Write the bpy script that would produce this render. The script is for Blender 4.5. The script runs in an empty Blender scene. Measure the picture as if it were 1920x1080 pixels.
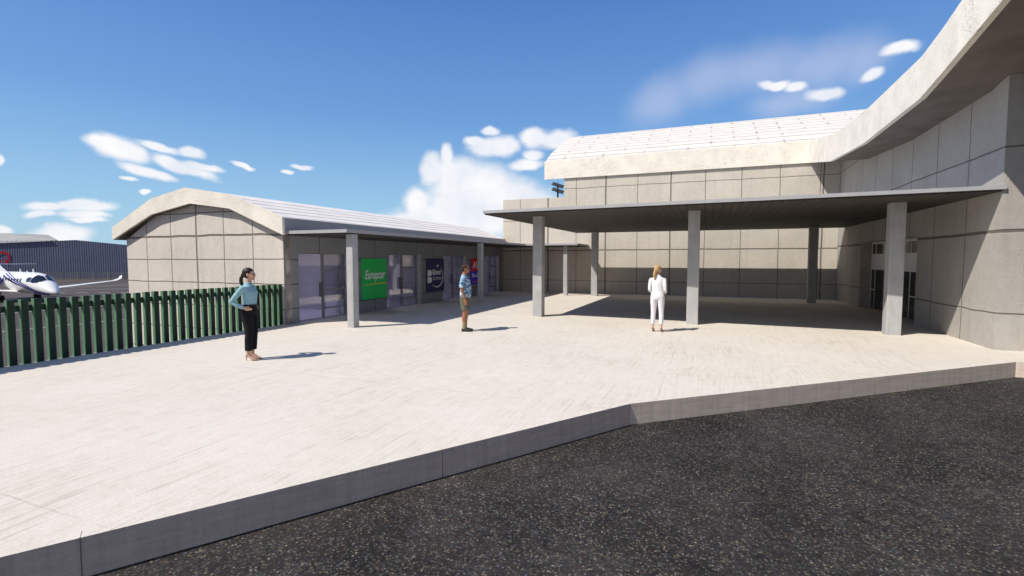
import bpy, bmesh, math, random
from mathutils import Vector, Matrix, Euler
random.seed(7)
scene = bpy.context.scene
C = scene.collection
PI = math.pi
def R(a): return math.radians(a)

# ------------------------------------------------------------------ helpers
class NT:
    """small node-tree writer"""
    def __init__(s, tree):
        s.t = tree; s.n = tree.nodes; s.l = tree.links
    def node(s, typ, **kw):
        n = s.n.new(typ)
        for k, v in kw.items(): setattr(n, k, v)
        return n
    def put(s, sock, v):
        if v is None: return
        if hasattr(v, 'is_output') or hasattr(v, 'links') and not isinstance(v, (int, float)):
            s.l.new(v, sock)
        elif isinstance(v, (tuple, list)) and sock.type == 'RGBA' and len(v) == 3:
            sock.default_value = (*v, 1)
        else: sock.default_value = v
    def math(s, op, a, b=None, c=None, clamp=False):
        n = s.node('ShaderNodeMath', operation=op, use_clamp=clamp)
        s.put(n.inputs[0], a); s.put(n.inputs[1], b)
        if c is not None: s.put(n.inputs[2], c)
        return n.outputs[0]
    def vmath(s, op, a, b=None, out=0):
        n = s.node('ShaderNodeVectorMath', operation=op)
        s.put(n.inputs[0], a); s.put(n.inputs[1], b)
        return n.outputs[out]
    def noise(s, vec, scale, detail=4, rough=.55, out='Fac'):
        n = s.node('ShaderNodeTexNoise')
        s.put(n.inputs['Vector'], vec); n.inputs['Scale'].default_value = scale
        n.inputs['Detail'].default_value = detail; n.inputs['Roughness'].default_value = rough
        return n.outputs[out]
    def voro(s, vec, scale, out='Distance', feature='F1'):
        n = s.node('ShaderNodeTexVoronoi', feature=feature)
        s.put(n.inputs['Vector'], vec); n.inputs['Scale'].default_value = scale
        return n.outputs[out]
    def mapping(s, vec, loc=(0,0,0), rot=(0,0,0), scale=(1,1,1), typ='POINT'):
        n = s.node('ShaderNodeMapping', vector_type=typ)
        s.put(n.inputs[0], vec); n.inputs['Location'].default_value = loc
        n.inputs['Rotation'].default_value = rot; n.inputs['Scale'].default_value = scale
        return n.outputs[0]
    def rng(s, v, a, b, c=0, d=1, interp='LINEAR'):
        n = s.node('ShaderNodeMapRange', interpolation_type=interp)
        s.put(n.inputs[0], v)
        for i, q in enumerate((a, b, c, d)): n.inputs[i+1].default_value = q
        return n.outputs[0]
    def mix(s, f, a, b, blend='MIX'):
        n = s.node('ShaderNodeMix', data_type='RGBA', blend_type=blend)
        s.put(n.inputs[0], f); s.put(n.inputs[6], a); s.put(n.inputs[7], b)
        return n.outputs[2]
    def ramp(s, f, stops):
        n = s.node('ShaderNodeValToRGB'); s.put(n.inputs[0], f)
        el = n.color_ramp.elements
        while len(el) > 1: el.remove(el[-1])
        el[0].position = stops[0][0]; el[0].color = (*stops[0][1], 1)
        for p_, c_ in stops[1:]:
            e = el.new(p_); e.color = (*c_, 1)
        return n.outputs[0]
    def sep(s, v):
        n = s.node('ShaderNodeSeparateXYZ'); s.put(n.inputs[0], v); return n.outputs
    def comb(s, x, y, z):
        n = s.node('ShaderNodeCombineXYZ')
        for i, q in enumerate((x, y, z)): s.put(n.inputs[i], q)
        return n.outputs[0]

def new_mat(name, rough=.7, spec=.3, metal=0):
    m = bpy.data.materials.new(name); m.use_nodes = True
    N = NT(m.node_tree); b = N.n['Principled BSDF']
    b.inputs['Roughness'].default_value = rough
    b.inputs['Specular IOR Level'].default_value = spec
    b.inputs['Metallic'].default_value = metal
    return m, N, b
def wpos(N): return N.node('ShaderNodeNewGeometry').outputs['Position']
def opos(N): return N.node('ShaderNodeTexCoord').outputs['Object']
def bump(N, b, h, strength=.3, dist=.01, prev=None):
    n = N.node('ShaderNodeBump'); n.inputs['Strength'].default_value = strength
    n.inputs['Distance'].default_value = dist
    N.put(n.inputs['Height'], h)
    if prev: N.put(n.inputs['Normal'], prev)
    N.l.new(n.outputs[0], b.inputs['Normal']); return n.outputs[0]
def simple(name, col, rough=.6, var=.12, scale=6, spec=.3, metal=0, bscale=0, bstr=.2, coord=opos):
    """solid colour with soft procedural mottling"""
    m, N, b = new_mat(name, rough, spec, metal)
    p = coord(N); f = N.noise(p, scale, 5)
    dark = tuple(c*(1-var) for c in col); lite = tuple(min(1, c*(1+var)) for c in col)
    N.l.new(N.ramp(f, [(.3, dark), (.7, lite)]), b.inputs['Base Color'])
    if bscale: bump(N, b, N.noise(p, bscale, 3), bstr, .005)
    return m

def obj(name, bm, mats, parent=None, local=False, smooth=False, recalc=True):
    me = bpy.data.meshes.new(name)
    if isinstance(bm, bmesh.types.BMesh):
        if recalc: bmesh.ops.recalc_face_normals(bm, faces=bm.faces)
        if parent is not None and not local:
            off = Vector((0,0,0)); q = parent
            while q is not None: off += Vector(q.location); q = q.parent
            bmesh.ops.translate(bm, verts=bm.verts, vec=-off)
        bm.to_mesh(me); bm.free()
    else: me = bm
    if smooth:
        for p_ in me.polygons: p_.use_smooth = True
    for m in (mats if isinstance(mats, (list, tuple)) else [mats]): me.materials.append(m)
    o = bpy.data.objects.new(name, me); C.objects.link(o)
    if parent is not None: o.parent = parent
    return o
def tag(o, label=None, cat=None, group=None, kind=None):
    if label: o['label'] = label
    if cat: o['category'] = cat
    if group: o['group'] = group
    if kind: o['kind'] = kind
    return o
def thing(name, label, cat, loc=(0,0,0), rz=0, group=None):
    o = bpy.data.objects.new(name, None); C.objects.link(o)
    o.location = loc; o.rotation_euler = (0,0,rz); o.empty_display_size = .2
    return tag(o, label, cat, group)
def struct(name, bm, m, smooth=False): return tag(obj(name, bm, m, smooth=smooth), kind='structure')
def NB(): return bmesh.new()
def box(bm, x0, x1, y0, y1, z0, z1, mi=0):
    v = [bm.verts.new((x,y,z)) for z in (z0,z1) for y in (y0,y1) for x in (x0,x1)]
    fs = [(0,2,3,1),(4,5,7,6),(0,1,5,4),(2,6,7,3),(0,4,6,2),(1,3,7,5)]
    r = []
    for f in fs:
        q = bm.faces.new([v[i] for i in f]); q.material_index = mi; r.append(q)
    return v
def prism(bm, poly, axis, a0, a1, mi=0):
    """poly: 2-D points; axis 'X': (y,z) swept along x; 'Y': (x,z) along y; 'Z': (x,y) along z"""
    def P(p_, a): return {'X': (a, p_[0], p_[1]), 'Y': (p_[0], a, p_[1]), 'Z': (p_[0], p_[1], a)}[axis]
    A_ = [bm.verts.new(P(p_, a0)) for p_ in poly]; B_ = [bm.verts.new(P(p_, a1)) for p_ in poly]
    n = len(poly)
    for i in range(n):
        bm.faces.new((A_[i], A_[(i+1)%n], B_[(i+1)%n], B_[i])).material_index = mi
    for f in (A_[::-1], B_):
        q = bm.faces.new(f); q.material_index = mi; q.normal_update()
        bmesh.ops.triangulate(bm, faces=[q])
def strip_solid(bm, top, bot, axis, a0, a1, mi=0):
    """solid between two polylines with the same number of points, quad by quad"""
    def P(p_, a): return {'X': (a, p_[0], p_[1]), 'Y': (p_[0], a, p_[1])}[axis]
    T0=[bm.verts.new(P(q,a0)) for q in top]; T1=[bm.verts.new(P(q,a1)) for q in top]
    B0=[bm.verts.new(P(q,a0)) for q in bot]; B1=[bm.verts.new(P(q,a1)) for q in bot]
    for i in range(len(top)-1):
        for f in ((T0[i],T0[i+1],T1[i+1],T1[i]),(B0[i+1],B0[i],B1[i],B1[i+1]),(T0[i],B0[i],B0[i+1],T0[i+1]),(T1[i+1],B1[i+1],B1[i],T1[i])):
            bm.faces.new(f).material_index = mi
    bm.faces.new((T0[0],T1[0],B1[0],B0[0])); bm.faces.new((T0[-1],B0[-1],B1[-1],T1[-1]))
def cyl(bm, p0, p1, r0, r1=None, seg=12, cap=True):
    r1 = r0 if r1 is None else r1
    p0 = Vector(p0); p1 = Vector(p1); d = (p1-p0).normalized()
    u = d.orthogonal().normalized(); w = d.cross(u)
    rings = []
    for p_, r in ((p0,r0),(p1,r1)):
        rings.append([bm.verts.new(p_ + (u*math.cos(2*PI*i/seg) + w*math.sin(2*PI*i/seg))*r) for i in range(seg)])
    for i in range(seg):
        bm.faces.new((rings[0][i], rings[0][(i+1)%seg], rings[1][(i+1)%seg], rings[1][i]))
    if cap: bm.faces.new(rings[0][::-1]); bm.faces.new(rings[1])
def tube(bm, pts, radii, seg=16, side=(0,1,0)):
    """lofted limb: radii = (a along side, b along the other axis) or a number"""
    pts = [Vector(p_) for p_ in pts]; rings = []
    for i, p_ in enumerate(pts):
        t = (pts[min(i+1,len(pts)-1)] - pts[max(i-1,0)]).normalized()
        s_ = Vector(side); s_ = (s_ - t*s_.dot(t)).normalized(); q = t.cross(s_)
        r = radii[i]; a, b = (r, r) if isinstance(r, (int,float)) else r
        rings.append([bm.verts.new(p_ + s_*math.cos(2*PI*k/seg)*a + q*math.sin(2*PI*k/seg)*b) for k in range(seg)])
    for i in range(len(rings)-1):
        for k in range(seg):
            bm.faces.new((rings[i][k], rings[i][(k+1)%seg], rings[i+1][(k+1)%seg], rings[i+1][k]))
    bm.faces.new(rings[0][::-1]); bm.faces.new(rings[-1])
def ball(bm, c, r, rot=(0,0,0), seg=16):
    r = (r,r,r) if isinstance(r,(int,float)) else r
    M = Matrix.Translation(c) @ Euler(rot).to_matrix().to_4x4() @ Matrix.Diagonal((*r,1))
    bmesh.ops.create_uvsphere(bm, u_segments=seg, v_segments=seg//2+2, radius=1, matrix=M)
def evaluated(o):
    dg = bpy.context.evaluated_depsgraph_get(); dg.update()
    me = bpy.data.meshes.new_from_object(o.evaluated_get(dg))
    bpy.data.objects.remove(o); return me
def remeshed(bm, vox=.007, smooth=4, fac=.5):
    bmesh.ops.recalc_face_normals(bm, faces=bm.faces)
    me = bpy.data.meshes.new('t'); bm.to_mesh(me); bm.free()
    o = bpy.data.objects.new('t', me); C.objects.link(o)
    m = o.modifiers.new('r','REMESH'); m.mode='VOXEL'; m.voxel_size = vox; m.use_smooth_shade=True
    if smooth:
        s = o.modifiers.new('s','SMOOTH'); s.iterations = smooth; s.factor = fac
    return evaluated(o)
def text_mesh(txt, shear=0, bold=0):
    cu = bpy.data.curves.new('t','FONT'); cu.body = txt; cu.shear = shear; cu.offset = bold
    cu.resolution_u = 4
    o = bpy.data.objects.new('t', cu); C.objects.link(o)
    return evaluated(o)
def text_on(name, txt, org, right, up, w, h, mat, parent, shear=0, bold=0, off=.004):
    """lettering fitted into a w x h box whose lower-left corner is org"""
    me = text_mesh(txt, shear, bold)
    xs = [v.co.x for v in me.vertices]; ys = [v.co.y for v in me.vertices]
    x0,x1,y0,y1 = min(xs),max(xs),min(ys),max(ys)
    right = Vector(right); up = Vector(up); nrm = right.cross(up)
    base = Vector((0,0,0)); q = parent
    while q is not None: base += Vector(q.location); q = q.parent
    for v in me.vertices:
        a = (v.co.x-x0)/(x1-x0)*w; c = (v.co.y-y0)/(y1-y0)*h
        v.co = Vector(org) + right*a + up*c + nrm*off - base
    return obj(name, me, mat, parent)

# ------------------------------------------------------------------ camera
CAMZ = 1.9
F = 917.0; PITCH = math.atan(54/F); YAW = math.atan2(917, 2289)
cam = bpy.data.cameras.new('camera'); co = bpy.data.objects.new('camera', cam); C.objects.link(co)
co.location = (0,0,CAMZ); co.rotation_euler = (PI/2 - PITCH, 0, YAW)
cam.sensor_width = 36; cam.lens = F/1920*36; cam.clip_start = .05; cam.clip_end = 20000
scene.camera = co
_Rm = Euler(co.rotation_euler).to_matrix()
def skydir(px, py): return (_Rm @ Vector(((px-960)/F, -(py-540)/F, -1))).normalized()

# ------------------------------------------------------------------ light and sky
TRAVEL = Vector((.57,.635,-1.0))
sd = -TRAVEL.normalized()
sun = bpy.data.lights.new('sun','SUN'); so = bpy.data.objects.new('sun', sun); C.objects.link(so)
sun.energy = 4.9; sun.angle = R(.55); sun.color = (1,.945,.87)
so.rotation_euler = TRAVEL.to_track_quat('-Z','Y').to_euler(); so.location = (-20,-20,40)
W = bpy.data.worlds.new('World'); scene.world = W; W.use_nodes = True
N = NT(W.node_tree); bg = N.n['Background']
sky = N.node('ShaderNodeTexSky', sky_type='NISHITA'); sky.sun_disc = False
sky.sun_elevation = math.asin(sd.z); sky.sun_rotation = math.atan2(sd.x, sd.y)
sky.air_density = 1.25; sky.dust_density = .6; sky.ozone_density = 2.2; sky.altitude = 150
SKY = .088
gen = N.node('ShaderNodeTexCoord').outputs['Generated']
vx, vy, vz = N.sep(gen)
az = N.math('ARCTAN2', vx, vy); el = N.math('ARCSINE', vz)
def azel(px,py):
    d = skydir(px,py); return math.atan2(d.x,d.y), math.asin(d.z)
ang = N.comb(az, el, 0.0)
nz = N.noise(ang, 13, 2, .5, 'Color')
dis = N.vmath('SCALE', N.vmath('SUBTRACT', nz, (.5,.5,.5)))
dis.node.inputs['Scale'].default_value = .026
nz2 = N.noise(ang, 55, 3, .5, 'Color')
dis2 = N.vmath('SCALE', N.vmath('SUBTRACT', nz2, (.5,.5,.5))); dis2.node.inputs['Scale'].default_value = .007
angd = N.vmath('ADD', N.vmath('ADD', ang, dis), dis2)
def blobs(L, vec):
    acc = None
    for b in L:
        px,py,rx,ry = b[:4]; rot = b[4] if len(b)>4 else 0
        a0,e0 = azel(px,py); a1,_ = azel(px+5,py); _,e1 = azel(px,py-5)
        sx = abs(a1-a0)/5*rx*1.42; sy = abs(e1-e0)/5*ry*1.5
        m = N.mapping(vec, (a0,e0,0), (0,0,R(-rot)), (sx,sy,1), 'TEXTURE')
        d = N.math('SUBTRACT', 1.0, N.vmath('LENGTH', m, out=1))
        acc = d if acc is None else N.math('SMOOTH_MAX', acc, d, .25)
    return acc
crisp = [(190,270,30,13,15),(225,280,50,22,10),(252,290,32,16),(300,274,42,8,10),(362,284,22,10,5),
 (322,306,34,14,20),(350,318,60,11,14),(378,312,38,8,8),(268,325,46,10,14),(300,333,34,8,12),(240,340,17,4),(266,362,12,4),
 (455,310,22,5,15),(568,315,20,5),(540,327,12,4),(90,386,42,9),(158,387,58,10),(78,400,32,6),(160,403,46,7),(165,413,34,5),
 (120,438,55,17),(60,446,40,12),(-5,300,10,12),(5,428,22,10),(232,-300,1,1),
 (918,274,40,17,-5),(945,270,30,18,0),(892,265,20,9),(917,243,17,8),(1003,256,28,19,0),(1045,262,34,17),(1000,290,19,11),(986,307,34,10),
 (809,318,22,30),(838,290,11,22,0),(838,330,20,36),(868,332,36,36),(915,350,55,44),(885,378,90,48),(960,374,60,40),(785,388,28,34),(1000,392,60,30),(880,410,120,36),(780,420,70,22),
 (1452,157,32,9,6),(1494,162,20,9,4),(1545,173,34,13,2),(1635,140,25,11,2),(1692,90,36,13,2)]
crisp = [b for b in crisp if b[1] > -100]
hazy = [(1240,185,70,48,-20),(1330,150,90,50,-10),(1420,130,120,50,0),(1540,120,120,48,-10),(1620,110,70,45,-10),(1480,190,90,30,0)]
wisp = N.noise(N.mapping(ang, scale=(1,2.2,1)), 22, 6, .62)
fld = N.math('ADD', blobs(crisp, angd), N.math('MULTIPLY', N.math('SUBTRACT', wisp, .5), .38))
ca = N.rng(fld, .06, .60, 0, 1, 'SMOOTHSTEP')
ha = N.math('MULTIPLY', N.rng(blobs(hazy, angd), .05, .9, 0, 1, 'SMOOTHSTEP'), .38)
skyc = N.mix(1.0, sky.outputs[0], (.80,.95,1.25), 'MULTIPLY')
sc_ = N.vmath('SCALE', skyc); sc_.node.inputs['Scale'].default_value = SKY
# paler towards the horizon
clear = N.ramp(N.rng(el, 0, 1.2), [(0,(.46,.74,.93)), (.09,(.34,.62,.88)), (.22,(.17,.39,.78)), (.42,(.075,.215,.62)), (.7,(.045,.15,.48)), (1,(.035,.12,.40))])
base = N.mix(.72, sc_, clear)
shade = N.noise(angd, 12, 4)
cc = N.mix(N.rng(shade, .35, .65), (.80,.84,.93), (.98,.98,.99))
c1 = N.mix(ha, base, (.68,.72,.88))
# unseen grey cloud added behind the camera to dim and neutralise the ambient light
bdot = N.node('ShaderNodeVectorMath', operation='DOT_PRODUCT'); N.put(bdot.inputs[0], gen); bdot.inputs[1].default_value = (math.sin(YAW), -math.cos(YAW), 0)
bn = N.noise(N.mapping(gen, scale=(1,1,2.2)), 2.6, 4, .6)
ambient_mask = N.math('MULTIPLY', N.rng(bdot.outputs['Value'], .12, .45, 0, 1, 'SMOOTHSTEP'), N.rng(bn, .30, .52, 0, 1, 'SMOOTHSTEP'))
c1 = N.mix(ambient_mask, c1, (.33,.36,.45))
c2 = N.mix(ca, c1, cc)
N.l.new(c2, bg.inputs['Color']); bg.inputs['Strength'].default_value = 1.0
W.cycles.sampling_method = 'MANUAL'; W.cycles.sample_map_resolution = 512
scene.view_settings.view_transform = 'Standard'; scene.view_settings.look = 'None'
scene.view_settings.exposure = 0; scene.view_settings.gamma = 1

# ------------------------------------------------------------------ materials
def panel_mat(name, axis, h0, hs, z0, zs, col, thick=.018, heavy_h=None, heavy_z=None, bumpy=1.0, nz=.72, stain=True):
    """cast concrete cladding with sunk joints on a grid; joint lines wobble a little"""
    m, N, b = new_mat(name, .85, .18)
    p = wpos(N); X,Y,Z = N.sep(p); h = {'X':X,'Y':Y}[axis]
    wob = N.math('MULTIPLY', N.math('SUBTRACT', N.noise(p, 1.1, 2), .5), .05)
    h = N.math('ADD', h, wob); z = N.math('ADD', Z, N.math('MULTIPLY', wob, 1.3))
    def line(c, o, s, t):
        a = N.math('SUBTRACT', c, o)
        fr = N.math('FRACT', N.math('ADD', N.math('DIVIDE', a, s), .5))
        d = N.math('MULTIPLY', N.math('ABSOLUTE', N.math('SUBTRACT', fr, .5)), s)
        return N.rng(d, t*.45, t, 1, 0)
    g = N.math('MAXIMUM', line(h, h0, hs, thick), line(z, z0, zs, thick))
    for cc_, lst in ((h, heavy_h or []), (z, heavy_z or [])):
        for hv in lst:
            d = N.math('ABSOLUTE', N.math('SUBTRACT', cc_, hv)); g = N.math('MAXIMUM', g, N.rng(d, thick*1.1, thick*2.1, 1, 0))
    big = N.noise(p, .6, 5, .6); mid = N.noise(p, 7, 5, .65); fine = N.noise(p, 55, 3, .7)
    c = N.ramp(N.math('ADD', N.math('MULTIPLY', big, .55), N.math('MULTIPLY', mid, .45)),
        [(.35, tuple(v*.86 for v in col)), (.65, tuple(v*1.08 for v in col))])
    c = N.mix(N.rng(fine, .3, .7, .0, .25), c, tuple(v*.62 for v in col))
    # pitted patches, as on rough cast concrete
    pit = N.math('MULTIPLY', N.rng(N.voro(p, 22), .05, .22, 1, 0), N.rng(N.noise(p, 1.6, 3), .52, .66))
    c = N.mix(N.math('MULTIPLY', pit, .32*bumpy), c, tuple(v*.45 for v in col))
    if stain:
        st = N.math('MULTIPLY', N.rng(N.noise(N.mapping(p, scale=(2.2,2.2,.18)), 1.6, 5, .65), .52, .8), .35)
        c = N.mix(st, c, tuple(v*.6 for v in col))
    halo = N.rng(g, 0, 1)
    c = N.mix(N.math('MULTIPLY', halo, .72), c, (.07,.060,.052))
    N.l.new(c, b.inputs['Base Color'])
    hgt = N.math('SUBTRACT', N.math('ADD', N.math('MULTIPLY', fine, .25*bumpy), N.math('MULTIPLY', mid, .35)), N.math('ADD', N.math('MULTIPLY', g, 1.6), N.math('MULTIPLY', pit, .7*bumpy)))
    bump(N, b, N.math('ADD', hgt, N.math('MULTIPLY', N.noise(p, 24, 3, .6), .5*bumpy)), .7, .02)
    return m
TAN = (.73,.665,.585); GREY = (.34,.335,.33)
m_gable = panel_mat('gable_panels', 'X', -15.02, 1.21, 1.16, .73, TAN, .020, heavy_h=[-15.02], heavy_z=[2.62])
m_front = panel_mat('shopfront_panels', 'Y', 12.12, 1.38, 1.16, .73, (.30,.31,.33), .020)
m_back = panel_mat('back_panels', 'X', -.21, 1.68, 2.42, 1.72, (.64,.585,.495), .019, heavy_h=[-8.57,-5.28,-1.88,4.96], heavy_z=[2.40])
m_wing = panel_mat('wing_panels', 'Y', 14.7, 1.74, 2.48, 1.72, (.48,.45,.405), .020, heavy_z=[2.48])
m_wingf = panel_mat('wing_front_panels', 'X', 7.6, 2.0, 2.48, 1.72, (.50,.46,.41), .020, heavy_z=[2.48])

def rough_mat(name, col, s=14):
    m, N, b = new_mat(name, .9, .15); p = wpos(N)
    a = N.noise(p, 1.3, 4, .6); st = N.voro(N.vmath('ADD', p, N.vmath('SCALE', N.noise(p, 5, 2, .5, 'Color'))), s)
    st2 = N.noise(p, s*1.6, 3, .6)
    pit = N.math('MULTIPLY', N.rng(st2, .56, .66), N.rng(N.noise(p, 2.1, 4), .42, .6))
    c = N.mix(N.rng(a, .3, .7), tuple(v*.9 for v in col), tuple(v*1.08 for v in col))
    c = N.mix(N.math('MULTIPLY', pit, .45), c, tuple(v*.42 for v in col))
    N.l.new(c, b.inputs['Base Color'])
    bump(N, b, N.math('ADD', N.math('MULTIPLY', pit, -1.0), N.math('MULTIPLY', st, .35)), .55, .02)
    return m
m_fascia = rough_mat('roughcast_fascia', (.88,.82,.71), 14)
def roof_mat(name, axis, spacing, dash=False, col=(.70,.665,.63)):
    m, N, b = new_mat(name, .8, .2); p = wpos(N); X,Y,Z = N.sep(p)
    uv = N.node('ShaderNodeUVMap').outputs[0]; U,V,_ = N.sep(uv)
    fr = N.math('FRACT', N.math('DIVIDE', V, spacing))
    ln = N.rng(N.math('ABSOLUTE', N.math('SUBTRACT', fr, .5)), .02, .12 if not dash else .08, 1, 0)
    if dash:
        dn = N.noise(N.mapping(uv, scale=(1.6,1,1)), 2.2, 2); ln = N.math('MULTIPLY', ln, N.rng(dn, .18, .40, .25, 1))
    row = N.math('FLOOR', N.math('DIVIDE', V, spacing))
    off = N.math('MULTIPLY', N.math('FRACT', N.math('MULTIPLY', row, .5)), 2.2)
    fr2 = N.math('FRACT', N.math('DIVIDE', N.math('ADD', U, off), 2.2))
    ln2 = N.math('MULTIPLY', N.rng(N.math('ABSOLUTE', N.math('SUBTRACT', fr2, .5)), .01, .035, 1, 0), N.rng(N.noise(uv, 1.7, 2), .4, .6, .1, .75) if dash else .0)
    g = N.math('MAXIMUM', ln, ln2)
    st = N.noise(N.comb(N.math('MULTIPLY', U, .4), V, 0.0), 2.2, 5, .65)
    c = N.mix(N.rng(st, .4, .75), tuple(v*1.06 for v in col), tuple(v*w for v,w in zip(col,(.88,.88,.90))))
    c = N.mix(N.math('MULTIPLY', g, .85), c, (.18,.165,.165))
    N.l.new(c, b.inputs['Base Color']); bump(N, b, N.math('MULTIPLY', g, -1), .5, .02); return m
m_roofL = roof_mat('sheet_roof', 'Y', .43, col=(.80,.755,.70)); m_roofB = roof_mat('tile_roof', 'X', .62, True, col=(.68,.64,.58))

def conc(name, col, rough=.8, streak=True, var=.15, s=1.0):
    m, N, b = new_mat(name, rough, .25); p = wpos(N)
    a = N.noise(p, 2.5*s, 5, .6); st = N.noise(N.mapping(p, scale=(1,1,.06) if streak else (1,1,1)), 26*s, 4, .7)
    f = N.math('ADD', N.math('MULTIPLY', a, .5), N.math('MULTIPLY', st, .5))
    c = N.ramp(f, [(.34, tuple(v*(1-var) for v in col)), (.66, tuple(v*(1+var) for v in col))])
    N.l.new(c, b.inputs['Base Color']); bump(N, b, N.math('ADD', f, N.math('MULTIPLY', N.noise(p, 60*s, 2), .4)), .3, .008); return m
m_pillar = conc('pillar_concrete', (.43,.43,.425), var=.16)
m_slab = conc('canopy_edge', (.40,.40,.41), streak=False, var=.1)
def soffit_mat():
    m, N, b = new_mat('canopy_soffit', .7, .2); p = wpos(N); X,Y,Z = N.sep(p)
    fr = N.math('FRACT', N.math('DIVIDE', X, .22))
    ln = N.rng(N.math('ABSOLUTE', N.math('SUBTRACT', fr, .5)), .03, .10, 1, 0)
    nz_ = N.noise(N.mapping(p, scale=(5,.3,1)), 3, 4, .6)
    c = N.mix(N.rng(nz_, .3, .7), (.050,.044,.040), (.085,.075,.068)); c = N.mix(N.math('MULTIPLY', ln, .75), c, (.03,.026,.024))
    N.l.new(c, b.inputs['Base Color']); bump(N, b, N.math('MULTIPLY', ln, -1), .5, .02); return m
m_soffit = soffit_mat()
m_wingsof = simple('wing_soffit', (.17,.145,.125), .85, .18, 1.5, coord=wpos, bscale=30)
m_eave = conc('eave_board', (.30,.30,.31), streak=False, var=.1)

def plaza_mat():
    m, N, b = new_mat('pale_screed', .85, .2); p = wpos(N)
    X,Y,Z = N.sep(p)
    warp = N.vmath('SCALE', N.vmath('SUBTRACT', N.noise(p, .22, 3, .5, 'Color'), (.5,.5,.5))); warp.node.inputs['Scale'].default_value = .8
    q = N.vmath('ADD', p, warp)
    s1 = N.noise(N.mapping(q, rot=(0,0,R(8)), scale=(12,.5,1)), 2.2, 7, .74)
    s2 = N.noise(N.mapping(q, rot=(0,0,R(48)), scale=(12,.5,1)), 2.2, 7, .74)
    sel = N.rng(N.noise(p, .17, 3, .5), .45, .56)
    f = N.mix(sel, s1, s2); f = N.sep(f)[0]
    big = N.noise(p, .5, 5, .6); fine = N.noise(p, 38, 4, .7); mot = N.noise(p, 6, 5, .6)
    v = N.math('ADD', N.math('MULTIPLY', f, .58), N.math('ADD', N.math('MULTIPLY', mot, .20), N.math('MULTIPLY', big, .22)))
    c = N.ramp(v, [(.38,(.515,.455,.38)), (.47,(.645,.59,.505)), (.58,(.71,.66,.58))])
    scr = N.math('MULTIPLY', N.rng(f, .57, .72), .42)                                   # trowel scratches
    c = N.mix(scr, c, (.42,.37,.315))
    c = N.mix(N.math('MULTIPLY', N.rng(fine, .50, .68), .34), c, (.40,.355,.30))
    # cast joints
    def ln(c_, o, s, t):
        fr = N.math('FRACT', N.math('ADD', N.math('DIVIDE', N.math('SUBTRACT', c_, o), s), .5))
        return N.rng(N.math('MULTIPLY', N.math('ABSOLUTE', N.math('SUBTRACT', fr, .5)), s), t*.3, t, 1, 0)
    wb = N.math('MULTIPLY', N.math('SUBTRACT', N.noise(p, .9, 3), .5), .06)
    XX = N.math('ADD', X, wb); YY = N.math('ADD', Y, wb)
    j = N.math('MAXIMUM', ln(YY, 2.05, 4.1, .014), ln(XX, -.6, 4.1, .012))
    j = N.math('MULTIPLY', j, N.rng(N.noise(p, 1.3, 3), .42, .62, .05, .75))
    c = N.mix(N.math('MULTIPLY', j, .55), c, (.22,.18,.15))
    N.l.new(c, b.inputs['Base Color'])
    bump(N, b, N.math('ADD', N.math('MULTIPLY', f, .8), N.math('SUBTRACT', N.math('MULTIPLY', fine, .35), j)), .35, .012)
    return m
m_plaza = plaza_mat()
def asphalt_mat(name, fleck=1.0, base=((.013,.012,.012),(.050,.044,.043))):
    m, N, b = new_mat(name, .9, .18); p = wpos(N)
    big = N.noise(p, .8, 4, .6); md = N.noise(p, 9, 4, .6)
    n1 = N.noise(p, 30, 5, .8)
    c = N.mix(N.rng(N.math('ADD', N.math('MULTIPLY', big, .4), N.math('MULTIPLY', n1, .6)), .40, .62), base[0], base[1])
    vo = N.node('ShaderNodeTexVoronoi', feature='F1'); N.put(vo.inputs['Vector'], p); vo.inputs['Scale'].default_value = 50
    rnd, g2, b2 = N.sep(vo.outputs['Color'])
    tone = N.ramp(g2, [(0,(.05,.08,.09)), (.25,(.13,.075,.05)), (.5,(.07,.10,.065)), (.75,(.20,.165,.11)), (1,(.12,.125,.16))])
    fl = N.math('MULTIPLY', N.rng(vo.outputs['Distance'], .28, .62, 1, 0), N.rng(rnd, .35, .75))
    c = N.mix(N.math('MULTIPLY', fl, .85*fleck), c, tone)
    fl2 = N.math('MULTIPLY', N.rng(vo.outputs['Distance'], .2, .5, 1, 0), N.rng(b2, .96, .995))
    c = N.mix(N.math('MULTIPLY', fl2, .8*fleck), c, (.32,.29,.22))
    pat = N.math('MULTIPLY', N.rng(md, .35, .65, .8, 1.2), N.rng(N.noise(N.mapping(p, rot=(0,0,R(38)), scale=(1,.4,1)), .8, 5, .65), .35, .68, .80, 1.2))
    cs = N.vmath('SCALE', c); N.put(cs.node.inputs['Scale'], pat)
    N.l.new(cs, b.inputs['Base Color'])
    bump(N, b, N.math('ADD', N.math('MULTIPLY', vo.outputs['Distance'], -.6), n1), .6, .012)
    return m
m_asph = asphalt_mat('road_asphalt')
def apron_mat():
    m, N, b = new_mat('apron_surface', .9, .15); p = wpos(N)
    a = N.noise(p, .09, 6, .6); s = N.noise(N.mapping(p, scale=(.3,1,1)), .7, 5, .65); f = N.noise(p, 6, 4, .6)
    v = N.math('ADD', N.math('MULTIPLY', a, .4), N.math('ADD', N.math('MULTIPLY', s, .3), N.math('MULTIPLY', f, .3)))
    N.l.new(N.ramp(v, [(.38,(.062,.052,.050)), (.62,(.105,.088,.082))]), b.inputs['Base Color'])
    bump(N, b, f, .3, .01); return m
m_apron = apron_mat()
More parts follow.
